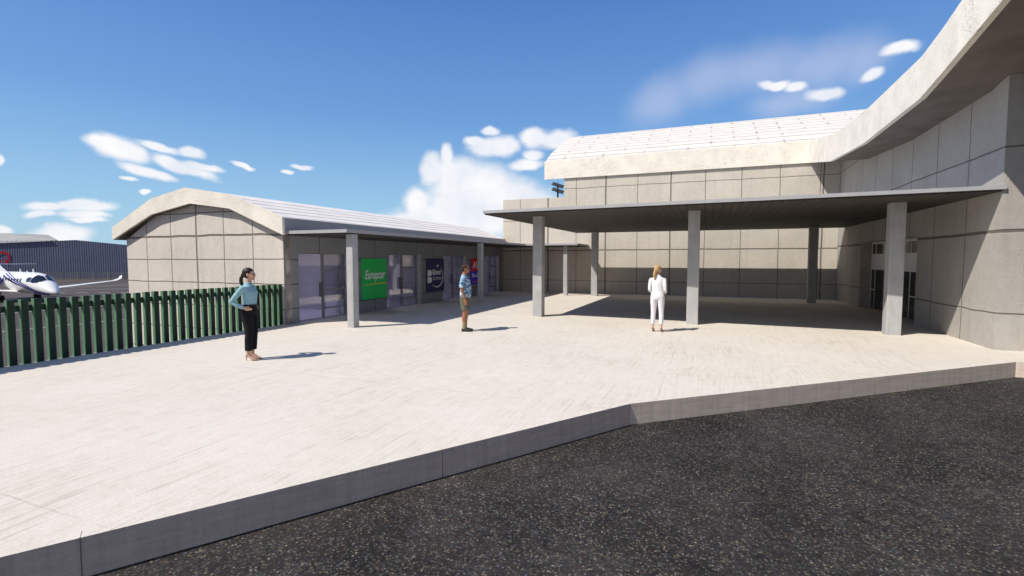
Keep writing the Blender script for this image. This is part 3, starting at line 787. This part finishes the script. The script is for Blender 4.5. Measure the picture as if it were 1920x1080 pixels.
# ------------------------------------------------------------------ jet
m_jet = simple('jet_white', (.80,.79,.76), .25, .03, 1, spec=.5)
m_purple = simple('jet_purple', (.07,.045,.42), .3, .1, spec=.5)
m_navy = simple('jet_stripe', (.03,.03,.12), .3, .2)
m_tyre = simple('rubber', (.015,.015,.015), .8, .2)
jet = thing('business_jet', 'white business jet with purple engine and curved stripes parked on the apron', 'aeroplane', (-58.74,26.94,AZ), R(-7.6))
ST = [(1.85,1.10,.02,.02),(1.70,1.14,.20,.17),(1.35,1.22,.38,.33),(.8,1.36,.58,.52),(.1,1.52,.76,.68),(-.5,1.66,.88,.84),(-1.1,1.80,.95,.97),(-1.9,1.90,.99,1.03),(-3,1.94,1.0,1.06),(-6,1.95,1.0,1.06),(-8.5,1.97,1.0,1.04),(-10.5,2.08,.86,.92),(-12.2,2.28,.58,.66),(-13.6,2.48,.30,.36),(-14.4,2.58,.08,.1)]
def S(x, th, off=0):
    for s0,s1 in zip(ST,ST[1:]):
        if s1[0] <= x <= s0[0]:
            t=(s0[0]-x)/(s0[0]-s1[0]); zc,ry,rz=[s0[i]+(s1[i]-s0[i])*t for i in (1,2,3)]
            return Vector((x, -math.sin(th)*(ry+off), zc+math.cos(th)*(rz+off)))   # th measured from the top to the right-hand side
xs=[]; 
for s0,s1 in zip(ST,ST[1:]):
    k=2 if abs(s0[0]-s1[0])<1 else 4
    xs+= [s0[0]+(s1[0]-s0[0])*i/k for i in range(k)]
xs.append(ST[-1][0])
bm = NB(); rings=[[bm.verts.new(S(x,2*PI*k/28)) for k in range(28)] for x in xs]
for i in range(len(rings)-1):
    for k in range(28): bm.faces.new((rings[i][k],rings[i][(k+1)%28],rings[i+1][(k+1)%28],rings[i+1][k]))
bm.faces.new(rings[0][::-1]); bm.faces.new(rings[-1])
fus = obj('fuselage', bm, m_jet, jet, local=True, smooth=True)
def patch(name, rows, mat, parent, off=.035):
    """rows: list of (x, th0, th1)"""
    bm = NB(); r=[]
    for x,a,b in rows: r.append([bm.verts.new(S(x, a+(b-a)*k/6, off)) for k in range(7)])
    for i in range(len(r)-1):
        for k in range(6): bm.faces.new((r[i][k],r[i][k+1],r[i+1][k+1],r[i+1][k]))
    return obj(name, bm, mat, parent, local=True, smooth=True)
for s_ in (1,-1):
    patch('windscreen', [(-.05,s_*.03,s_*.55),(-.3,s_*.03,s_*.98),(-.8,s_*.05,s_*1.22),(-1.2,s_*.30,s_*1.26)], m_dark, fus)
    patch('cockpit_window', [(-1.38,s_*.80,s_*1.28),(-1.75,s_*.86,s_*1.32),(-2.05,s_*1.0,s_*1.32)], m_dark, fus)
    for k in range(7): patch('cabin_window', [(-3.3-k*.78,s_*1.12,s_*1.38),(-3.62-k*.78,s_*1.12,s_*1.38)], m_dark, fus)
    for j,(d,w,mt) in enumerate(((0,.16,m_navy),(.26,.10,m_purple),(.46,.07,m_navy))):
        rows=[]
        for i in range(30):
            t=i/29; x=1.55-t*10.2; th=(2.15-1.25*max(0,(t-.10)/.90)**1.4)-d*(.3+t*.8)
            rows.append((x,s_*(th-w/2),s_*(th+w/2)))
        patch('stripe', rows, mt, fus)
    patch('belly_stripe', [(1.2,s_*2.1,s_*2.6),(.2,s_*2.1,s_*2.8),(-.6,s_*2.2,s_*2.8),(-1.4,s_*2.35,s_*2.7)], m_purple, fus)
for x,h_ in ((-3.2,.35),(-4.8,.14),(-6.6,.28)):
    bm = NB(); zt=S(x,0).z; prism(bm, [(x,zt-.05),(x-.30,zt-.05),(x-.30,zt+h_),(x-.18,zt+h_)], 'Y', -.03, .03); obj('antenna', bm, m_jet, fus, local=True)
for s_ in (1,-1):
    # wing with upturned tip
    prof=[(-5.2,.7,1.05,.32,3.4),(-6.1,2.6,1.22,.22,2.3),(-7.4,6.0,1.50,.15,1.7),(-8.3,8.8,1.74,.10,1.2),(-8.8,9.5,1.98,.07,.8),(-9.2,9.75,2.30,.04,.5)]
    bm=NB(); rr=[]
    for xle,y_,z_,th,ch in prof:
        ring=[]
        for a_,b__ in ((0,0),(.12,.8),(.35,1),(.7,.6),(1,.05),(1,-.05),(.7,-.4),(.35,-.6),(.12,-.5)):
            ring.append(bm.verts.new((xle-a_*ch, s_*y_, z_+b__*th*.5)))
        rr.append(ring)
    for i in range(len(rr)-1):
        for k in range(9): bm.faces.new((rr[i][k],rr[i][(k+1)%9],rr[i+1][(k+1)%9],rr[i+1][k]))
    bm.faces.new(rr[0]); bm.faces.new(rr[-1]); obj('wing', bm, m_jet, jet, local=True)
    bm=NB(); tube(bm, [(-7.9,s_*1.66,2.15),(-8.1,s_*1.66,2.15),(-9.2,s_*1.66,2.18),(-10.8,s_*1.66,2.22),(-11.6,s_*1.66,2.25)], [.54,.61,.63,.52,.36], 20); e_=obj('engine', bm, m_purple, jet, local=True, smooth=True)
    bm=NB(); cyl(bm,(-7.89,s_*1.66,2.15),(-7.88,s_*1.66,2.15),.45,seg=20); obj('intake', bm, m_dark, e_, local=True)
    bm=NB(); box(bm,-10.6,-8.6,min(s_*.8,s_*1.2),max(s_*.8,s_*1.2),2.1,2.3); obj('pylon', bm, m_jet, e_, local=True)
    g=obj('landing_gear', (lambda q:(cyl(q,(-7.5,s_*1.4,.3),(-7.4,s_*1.4,1.1),.07,seg=8),cyl(q,(-7.5,s_*1.4-.2,.32),(-7.5,s_*1.4+.2,.32),.05,seg=8),q)[-1])(NB()), m_post, jet, local=True)
    for dy in (-.14,.14):
        bm=NB(); cyl(bm,(-7.5,s_*1.4+dy-.09,.32),(-7.5,s_*1.4+dy+.09,.32),.32,seg=18); obj('wheel', bm, m_tyre, g, local=True)
bm=NB(); prism(bm,[(-10.6,2.9),(-12.2,3.4),(-13.2,3.78),(-14.7,3.78),(-14.3,2.6),(-12,2.5)],'Y',-.09,.09); obj('tail_fin', bm, m_jet, jet, local=True)
bm=NB()
for s_ in (1,-1):
    prism(bm,[(-13.0,s_*.0),(-14.0,s_*3.4),(-14.7,s_*3.4),(-14.7,s_*.0)],'Z',3.72,3.80)
obj('tailplane', bm, m_jet, jet, local=True)
g=obj('landing_gear', (lambda q:(cyl(q,(0,0,.25),(-.1,0,1.1),.06,seg=8),cyl(q,(0,-.12,.22),(0,.12,.22),.04,seg=8),q)[-1])(NB()), m_post, jet, local=True)
for dy in (-.1,.1):
    bm=NB(); cyl(bm,(0,dy-.06,.22),(0,dy+.06,.22),.22,seg=16); obj('wheel', bm, m_tyre, g, local=True)

# ------------------------------------------------------------------ people
def hand(bm, wrist, d, palm_n, thumb_side, s=1.0, curl=.5):
    """palm, four bent fingers and a thumb; d = pointing direction, palm_n = palm normal, thumb_side = side vector"""
    w=Vector(wrist); d=Vector(d).normalized(); n=Vector(palm_n); n=(n-d*n.dot(d)).normalized(); sd_=Vector(thumb_side); sd_=(sd_-d*sd_.dot(d)-n*sd_.dot(n)).normalized()
    tube(bm,[w-d*.02*s,w+d*.02*s,w+d*.055*s,w+d*.088*s],[(.022*s,.017*s),(.032*s,.016*s),(.040*s,.015*s),(.036*s,.012*s)],12,side=sd_)
    for k,(o,L) in enumerate(((.030,.072),(.010,.080),(-.010,.074),(-.030,.058))):
        b0=w+d*.084*s+sd_*o*s; L*=s; c1=b0+(d*math.cos(curl*.5)+n*math.sin(curl*.5))*L*.42
        c2=c1+(d*math.cos(curl*1.3)+n*math.sin(curl*1.3))*L*.33; c3=c2+(d*math.cos(curl*2)+n*math.sin(curl*2))*L*.25
        tube(bm,[b0-d*.015,c1,c2,c3],[.0095*s,.009*s,.0085*s,.007*s],8,side=sd_)
    t0=w+d*.03*s+sd_*.026*s; t1=t0+(d*.7+sd_*.6+n*.2).normalized()*.035*s; t2=t1+(d*.95+sd_*.2+n*.3).normalized()*.032*s
    tube(bm,[t0-sd_*.012,t1,t2],[.013*s,.011*s,.008*s],8,side=n)
def head(bm, c, s=1.0, turn=0):
    M=Matrix.Translation(c)@Matrix.Rotation(turn,4,'Z')@Matrix.Diagonal((s,s,s,1))
    b2=bmesh.new()
    ball(b2,(-.012,0,.03),(.092,.073,.085),seg=24)
    tube(b2,[(.005,0,.05),(.022,0,.0),(.028,0,-.05),(.034,0,-.092),(.036,0,-.108)],[(.070,.072),(.066,.068),(.056,.058),(.036,.040),(.02,.024)],20)
    tube(b2,[(.088,0,.022),(.104,0,-.012),(.112,0,-.026),(.098,0,-.034)],[(.009,.010),(.012,.012),(.016,.011),(.012,.006)],10)
    ball(b2,(.090,0,-.060),(.012,.024,.0075)); ball(b2,(.087,0,-.071),(.012,.020,.008)); ball(b2,(.078,0,-.098),(.018,.022,.014))
    for y_ in (-1,1):
        ball(b2,(.080,y_*.030,.030),(.014,.022,.008)); ball(b2,(.060,y_*.045,-.030),(.026,.022,.026))
        ball(b2,(-.005,y_*.076,-.005),(.020,.010,.032),rot=(0,.2,0))
    b2.transform(M); me=bpy.data.meshes.new('t'); b2.to_mesh(me); b2.free(); bm.from_mesh(me)
def skin(name, col): 
    m=simple(name, col, .5, .08, 9, spec=.35); m.node_tree.nodes['Principled BSDF'].inputs['Subsurface Weight'].default_value=.06; return m
def mirror(p_, s_): return (p_[0], p_[1]*s_, p_[2])
def cloth(name, col, var=.10, rough=.85):
    m,N,b=new_mat(name, rough,.2); p=opos(N)
    f=N.noise(N.mapping(p,scale=(1,1,.5)),14,4,.6); wv=N.noise(p,400,2)
    c=N.ramp(f,[(.3,tuple(v*(1-var) for v in col)),(.7,tuple(v*(1+var) for v in col))]); N.l.new(c,b.inputs['Base Color'])
    bump(N,b,N.math('ADD',f,N.math('MULTIPLY',wv,.1)),.5,.02); return m
def eyes(parent, c, turn, s=1.0):
    m_eye=bpy.data.materials.get('eye_dark') or simple('eye_dark',(.03,.02,.015),.2,.2)
    for y_ in (-1,1):
        bm=NB(); p_=Matrix.Rotation(turn,3,'Z')@Vector((.078*s,y_*.031*s,.008*s)); ball(bm,Vector(c)+p_,(.013*s,.014*s,.008*s),seg=10)
        obj('eye', bm, m_eye, parent, local=True, smooth=True)

def torso(bm, pelvis, waist, chest, sh, neck0, neck1):
    tube(bm,[p_ for p_,_ in (pelvis,waist,chest,sh,neck0,neck1)],[r_ for _,r_ in (pelvis,waist,chest,sh,neck0,neck1)],24)

# ---- woman with hands on hips
def woman_blue():
    o=thing('person','woman in pale blue blouse and black trousers, hands on her hips, dark ponytail','person',(-7.98,6.67,0),YAW+R(2))
    lean=-.03
    T=[((0,0,.86),(.155,.105)),((-.012,0,.95),(.172,.118)),((.0,0,1.08),(.128,.092)),((.0,0,1.18),(.138,.103)),((-.005,0,1.29),(.155,.108)),((-.02,0,1.385),(.155,.078)),((-.02,0,1.42),(.09,.062)),((-.012,0,1.46),(.05,.05)),((.0,0,1.54),(.046,.048))]
    hc=(.012,0,1.615)
    AR=lambda s_:[(-.02,s_*.15,1.375),(-.05,s_*.185,1.345),(-.13,s_*.225,1.235),(-.215,s_*.25,1.12),(-.12,s_*.23,1.055),(-.02,s_*.195,1.005)]
    rA=[.045,.046,.040,.033,.031,.022]
    LG=lambda s_:[(-.01,s_*.085,.93),(-.005,s_*.09,.80),(.01,s_*.088,.62),(.012,s_*.085,.50),(-.005,s_*.082,.36),(-.015,s_*.078,.22),(-.02,s_*.075,.12)]
    rL=[(.088,.105),(.085,.095),(.066,.072),(.054,.058),(.052,.058),(.038,.042),(.03,.036)]
    bm=NB(); tube(bm,[t[0] for t in T],[t[1] for t in T],24)
    for s_ in (1,-1):
        tube(bm,AR(s_),rA,14); tube(bm,LG(s_),rL,16)
        w=AR(s_)[-1]; hand(bm,w,(.8,-s_*.38,-.35),(-.1,-s_*1,.1),(.2,0,1),.95,.45)
        # foot on a high heel
        tube(bm,[(-.025,s_*.075,.15),(-.035,s_*.075,.105),(.02,s_*.075,.075),(.085,s_*.078,.035),(.13,s_*.078,.028)],[(.028,.034),(.028,.03),(.03,.026),(.036,.018),(.026,.014)],12)
    head(bm,hc,.97)
    body=obj('body',remeshed(bm,.0065,3),skin('skin_light',(.56,.33,.235)),o,smooth=True)
    # blouse
    bm=NB(); TT=[((.0,0,1.035),(.140,.108)),((.0,0,1.08),(.148,.110)),((.0,0,1.18),(.158,.118)),((.004,0,1.285),(.172,.124)),((-.02,0,1.385),(.170,.090)),((-.02,0,1.425),(.098,.070)),((-.014,0,1.468),(.060,.060))]
    tube(bm,[t[0] for t in TT],[t[1] for t in TT],24)
    for s_ in (1,-1):
        tube(bm,AR(s_),[.058,.058,.052,.046,.042,.032],14); ball(bm,(.055,s_*.065,1.27),(.065,.062,.062))
    obj('blouse',remeshed(bm,.008,4),cloth('blouse_cloth',(.27,.47,.52)),o,smooth=True)
    bm=NB(); tube(bm,[(0,0,1.05),(-.01,0,.98),(-.012,0,.93),(-.01,0,.86)],[(.134,.102),(.166,.118),(.182,.128),(.168,.118)],24)
    for s_ in (1,-1): tube(bm,[(-.01,s_*.085,.95),(-.005,s_*.09,.80),(.01,s_*.088,.62),(.012,s_*.085,.50),(.0,s_*.082,.36),(-.008,s_*.08,.19)],[(.094,.112),(.092,.104),(.074,.082),(.066,.074),(.064,.074),(.058,.068)],16)
    tr=obj('trousers',remeshed(bm,.008,3),cloth('trouser_black',(.010,.010,.012),.3),o,smooth=True)
    bm=NB(); tube(bm,[(0,0,1.03),(0,0,1.06)],[(.150,.115),(.148,.114)],24); obj('belt',bm,m_black,tr,local=True,smooth=True)
    # hair
    bm=NB(); ball(bm,(-.018,0,1.655),(.105,.082,.090),seg=24); ball(bm,(-.05,0,1.63),(.075,.075,.085),seg=20); ball(bm,(-.115,0,1.60),(.036,.034,.036))
    tube(bm,[(-.11,0,1.60),(-.145,0,1.55),(-.150,.0,1.48),(-.135,0,1.42),(-.12,0,1.38)],[.026,.033,.034,.026,.008],12)
    obj('hair',remeshed(bm,.007,2),simple('hair_dark',(.020,.012,.010),.5,.4,30),o,smooth=True)
    eyes(body,hc,0)
    m_sh=simple('shoe_nude',(.42,.27,.19),.35,.1)
    for s_ in (1,-1):
        bm=NB(); tube(bm,[(-.052,s_*.075,.095),(.0,s_*.075,.070),(.055,s_*.077,.036),(.095,s_*.078,.026),(.14,s_*.078,.018),(.165,s_*.078,.012)],[(.026,.020),(.029,.016),(.037,.020),(.038,.02),(.026,.014),(.008,.006)],12)
        tube(bm,[(-.055,s_*.075,.10),(-.058,s_*.075,.05),(-.056,s_*.075,.0)],[.024,.010,.006],8); obj('shoe',remeshed(bm,.005,1),m_sh,o,smooth=True)
woman_blue()

def man():
    o=thing('person','man in blue patterned short sleeved shirt, olive shorts and sunglasses','person',(-5.93,11.48,0),YAW+R(-3))
    T=[((0,0,.84),(.165,.110)),((-.005,0,.94),(.180,.125)),((.012,0,1.06),(.160,.118)),((.012,0,1.18),(.165,.12)),((.0,0,1.30),(.185,.125)),((-.02,0,1.41),(.185,.088)),((-.025,0,1.455),(.10,.07)),((-.02,0,1.50),(.062,.062)),((-.002,0,1.57),(.060,.060))]
    hc=(.015,0,1.645)
    AR={-1:[(-.02,-.19,1.40),(-.03,-.235,1.36),(-.045,-.262,1.22),(-.04,-.275,1.10),(.0,-.268,.98),(.03,-.258,.87)],
         1:[(-.02,.19,1.40),(-.03,.235,1.36),(-.03,.262,1.22),(-.02,.275,1.10),(.03,.268,.98),(.06,.258,.87)]}
    rA=[.052,.056,.048,.038,.036,.025]
    LG=lambda s_:[(-.005,s_*.095,.92),(.0,s_*.10,.78),(.008,s_*.10,.60),(.01,s_*.098,.50),(-.012,s_*.096,.36),(-.015,s_*.094,.22),(-.02,s_*.092,.09)]
    rL=[(.098,.12),(.095,.105),(.072,.078),(.060,.064),(.058,.068),(.042,.046),(.036,.042)]
    bm=NB(); tube(bm,[t[0] for t in T],[t[1] for t in T],24)
    for s_ in (1,-1):
        tube(bm,AR[s_],rA,14); tube(bm,LG(s_),rL,16); hand(bm,AR[s_][-1],(.12,0,-1),(.1,-s_,.0),(1,0,.1),1.08,.35)
        tube(bm,[(-.06,s_*.095,.05),(.0,s_*.095,.06),(.09,s_*.10,.035),(.16,s_*.105,.028)],[(.034,.036),(.036,.035),(.042,.022),(.03,.016)],12)
    head(bm,hc,1.03)
    body=obj('body',remeshed(bm,.0068,3),skin('skin_tan',(.36,.155,.085)),o,smooth=True)
    m,N,b=new_mat('floral_shirt',.85,.2); p=opos(N)
    a=N.voro(N.vmath('ADD',p,N.vmath('SCALE',N.noise(p,9,2,.5,'Color'))),13); f=N.noise(p,16,3,.6)
    c=N.ramp(f,[(.36,(.035,.10,.20)),(.46,(.12,.26,.42)),(.54,(.42,.55,.66)),(.66,(.68,.74,.78))]); c=N.mix(N.rng(N.noise(N.mapping(p,loc=(3,1,2)),24,2),.57,.63),c,(.05,.13,.24))
    N.l.new(c,b.inputs['Base Color']); bump(N,b,N.noise(p,12,3),.4,.02)
    bm=NB(); TT=[((.005,0,.90),(.200,.150)),((.010,0,1.0),(.196,.150)),((.02,0,1.10),(.190,.148)),((.016,0,1.20),(.190,.142)),((.0,0,1.31),(.204,.138)),((-.02,0,1.415),(.20,.102)),((-.025,0,1.46),(.112,.082)),((-.02,0,1.495),(.076,.076))]
    tube(bm,[t[0] for t in TT],[t[1] for t in TT],24)
    for s_ in (1,-1):
        P_=[Vector(v) for v in AR[s_][:4]]; P_[3]=P_[2].lerp(P_[3],.45)
        tube(bm,P_,[.066,.070,.072,.074],14)
    obj('shirt',remeshed(bm,.008,3),m,o,smooth=True)
    bm=NB(); tube(bm,[(0,0,.98),(-.005,0,.92),(-.005,0,.82)],[(.182,.130),(.192,.140),(.182,.132)],24)
    for s_ in (1,-1): tube(bm,[(-.005,s_*.098,.92),(.0,s_*.104,.78),(.008,s_*.106,.66),(.008,s_*.107,.575)],[(.102,.128),(.102,.120),(.098,.108),(.098,.106)],16)
    obj('shorts',remeshed(bm,.008,3),cloth('shorts_olive',(.135,.130,.095),.18),o,smooth=True)
    bm=NB(); ball(bm,(-.012,0,1.685),(.106,.086,.080),seg=24); ball(bm,(-.045,0,1.66),(.075,.082,.085),seg=20)
    obj('hair',remeshed(bm,.007,1),simple('hair_brown',(.035,.020,.014),.7,.5,60,bscale=80,bstr=.8),o,smooth=True)
    bm=NB()
    for s_ in (1,-1):
        ball(bm,(.100,s_*.034,1.660),(.010,.028,.020),seg=12); cyl(bm,(.098,s_*.062,1.665),(.0,s_*.084,1.662),.0045,seg=6)
    cyl(bm,(.108,-.02,1.665),(.108,.02,1.665),.004,seg=6); obj('sunglasses',bm,m_black,o,local=True,smooth=True)
    m_sock=cloth('sock_khaki',(.30,.26,.15)); m_sh=simple('shoe_dark',(.035,.032,.03),.45,.2)
    for s_ in (1,-1):
        bm=NB(); tube(bm,[(-.012,s_*.093,.25),(-.018,s_*.093,.14),(-.02,s_*.093,.07)],[(.050,.054),(.044,.050),(.044,.05)],14); obj('sock',remeshed(bm,.006,1),m_sock,o,smooth=True)
        bm=NB(); tube(bm,[(-.085,s_*.095,.045),(-.06,s_*.095,.05),(.0,s_*.096,.052),(.09,s_*.101,.038),(.16,s_*.106,.030),(.195,s_*.108,.024)],[(.025,.03),(.040,.045),(.043,.048),(.049,.034),(.042,.026),(.018,.014)],14)
        tube(bm,[(-.085,s_*.095,.012),(.08,s_*.1,.012),(.185,s_*.107,.012)],[(.034,.012),(.048,.012),(.03,.010)],12); obj('shoe',remeshed(bm,.006,1),m_sh,o,smooth=True)
man()

def woman_white():
    # seen from behind: faces away from the road, head turned to its right
    o=thing('person','blonde woman in white shirt and white trousers seen from behind','person',(-1.21,13.27,0),PI/2+YAW+R(-28))
    T=[((0,0,.87),(.150,.105)),((-.015,0,.95),(.168,.118)),((.0,0,1.09),(.122,.09)),((.0,0,1.19),(.135,.10)),((-.005,0,1.30),(.152,.105)),((-.02,0,1.40),(.152,.075)),((-.02,0,1.435),(.085,.06)),((-.012,0,1.475),(.048,.048)),((.0,0,1.55),(.045,.046))]
    hc=(.012,0,1.625); turn=R(-25)
    AR=lambda s_:[(-.02,s_*.148,1.39),(-.03,s_*.178,1.35),(-.055,s_*.192,1.22),(-.06,s_*.198,1.10),(.03,s_*.195,1.06),(.13,s_*.175,1.02)]
    rA=[.045,.046,.040,.033,.030,.022]
    FX=lambda s_: s_*.03
    LG=lambda s_:[(-.01,s_*.082,.94),(-.005,s_*.092,.80),(.005,s_*.098,.62),(.005,s_*.102,.50),(-.01,s_*.106,.36),(-.02,s_*.108,.22),(-.025,s_*.108,.13)]
    rL=[(.088,.105),(.085,.095),(.066,.072),(.054,.058),(.052,.058),(.038,.042),(.03,.036)]
    bm=NB(); tube(bm,[t[0] for t in T],[t[1] for t in T],24)
    for s_ in (1,-1):
        tube(bm,AR(s_),rA,14); tube(bm,LG(s_),rL,16); hand(bm,AR(s_)[-1],(.9,-s_*.2,-.3),(0,-s_,0),(.2,0,1),.95,.5)
        tube(bm,[(-.03,s_*.108,.15),(-.04,s_*.108,.105),(.015,s_*.108,.075),(.08,s_*.111,.035),(.125,s_*.113,.028)],[(.028,.034),(.028,.03),(.03,.026),(.036,.018),(.026,.014)],12)
    head(bm,hc,.97,turn)
    body=obj('body',remeshed(bm,.0065,3),skin('skin_fair',(.60,.38,.28)),o,smooth=True)
    mw=cloth('white_cotton',(.78,.76,.77),.05)
    bm=NB(); TT=[((-.005,0,.99),(.172,.126)),((.0,0,1.06),(.150,.112)),((.0,0,1.19),(.150,.113)),((.002,0,1.30),(.168,.12)),((-.02,0,1.40),(.166,.088)),((-.02,0,1.44),(.095,.070)),((-.014,0,1.485),(.058,.058))]
    tube(bm,[t[0] for t in TT],[t[1] for t in TT],24)
    for s_ in (1,-1): tube(bm,[Vector(v) for v in AR(s_)[:5]]+[Vector(AR(s_)[4]).lerp(Vector(AR(s_)[5]),.6)],[.050,.050,.045,.040,.037,.031],14)
    obj('shirt',remeshed(bm,.008,4),mw,o,smooth=True)
    bm=NB(); tube(bm,[(0,0,1.04),(-.012,0,.98),(-.016,0,.93),(-.01,0,.86)],[(.140,.104),(.166,.120),(.176,.128),(.162,.116)],24)
    for s_ in (1,-1): tube(bm,[(-.012,s_*.082,.95),(-.005,s_*.092,.80),(.005,s_*.098,.62),(.005,s_*.102,.50),(-.008,s_*.106,.36),(-.018,s_*.108,.20)],[(.094,.112),(.090,.102),(.072,.080),(.062,.070),(.060,.068),(.050,.058)],16)
    obj('trousers',remeshed(bm,.008,3),mw,o,smooth=True)
    b2=NB(); ball(b2,(-.028,0,.040),(.105,.083,.090),seg=24); ball(b2,(-.06,0,.010),(.07,.074,.085),seg=20); ball(b2,(-.125,0,-.03),(.034,.030,.036))
    tube(b2,[(-.12,0,-.02),(-.15,0,-.07),(-.155,0,-.14),(-.140,0,-.22),(-.125,0,-.27)],[.024,.032,.036,.028,.008],12)
    b2.transform(Matrix.Translation(hc)@Matrix.Rotation(turn,4,'Z'))
    obj('hair',remeshed(b2,.007,2),simple('hair_blonde',(.52,.32,.14),.5,.35,40),o,smooth=True)
    eyes(body,hc,turn)
    m_sh=simple('shoe_tan',(.40,.24,.13),.4,.1)
    for s_ in (1,-1):
        bm=NB(); tube(bm,[(-.057,s_*.108,.095),(-.005,s_*.108,.070),(.05,s_*.110,.036),(.09,s_*.111,.026),(.135,s_*.113,.018),(.16,s_*.113,.012)],[(.026,.024),(.029,.016),(.037,.020),(.038,.02),(.026,.014),(.008,.006)],12)
        tube(bm,[(-.06,s_*.108,.10),(-.063,s_*.108,.05),(-.061,s_*.108,.0)],[.024,.013,.009],8); obj('shoe',remeshed(bm,.005,1),m_sh,o,smooth=True)
woman_white()
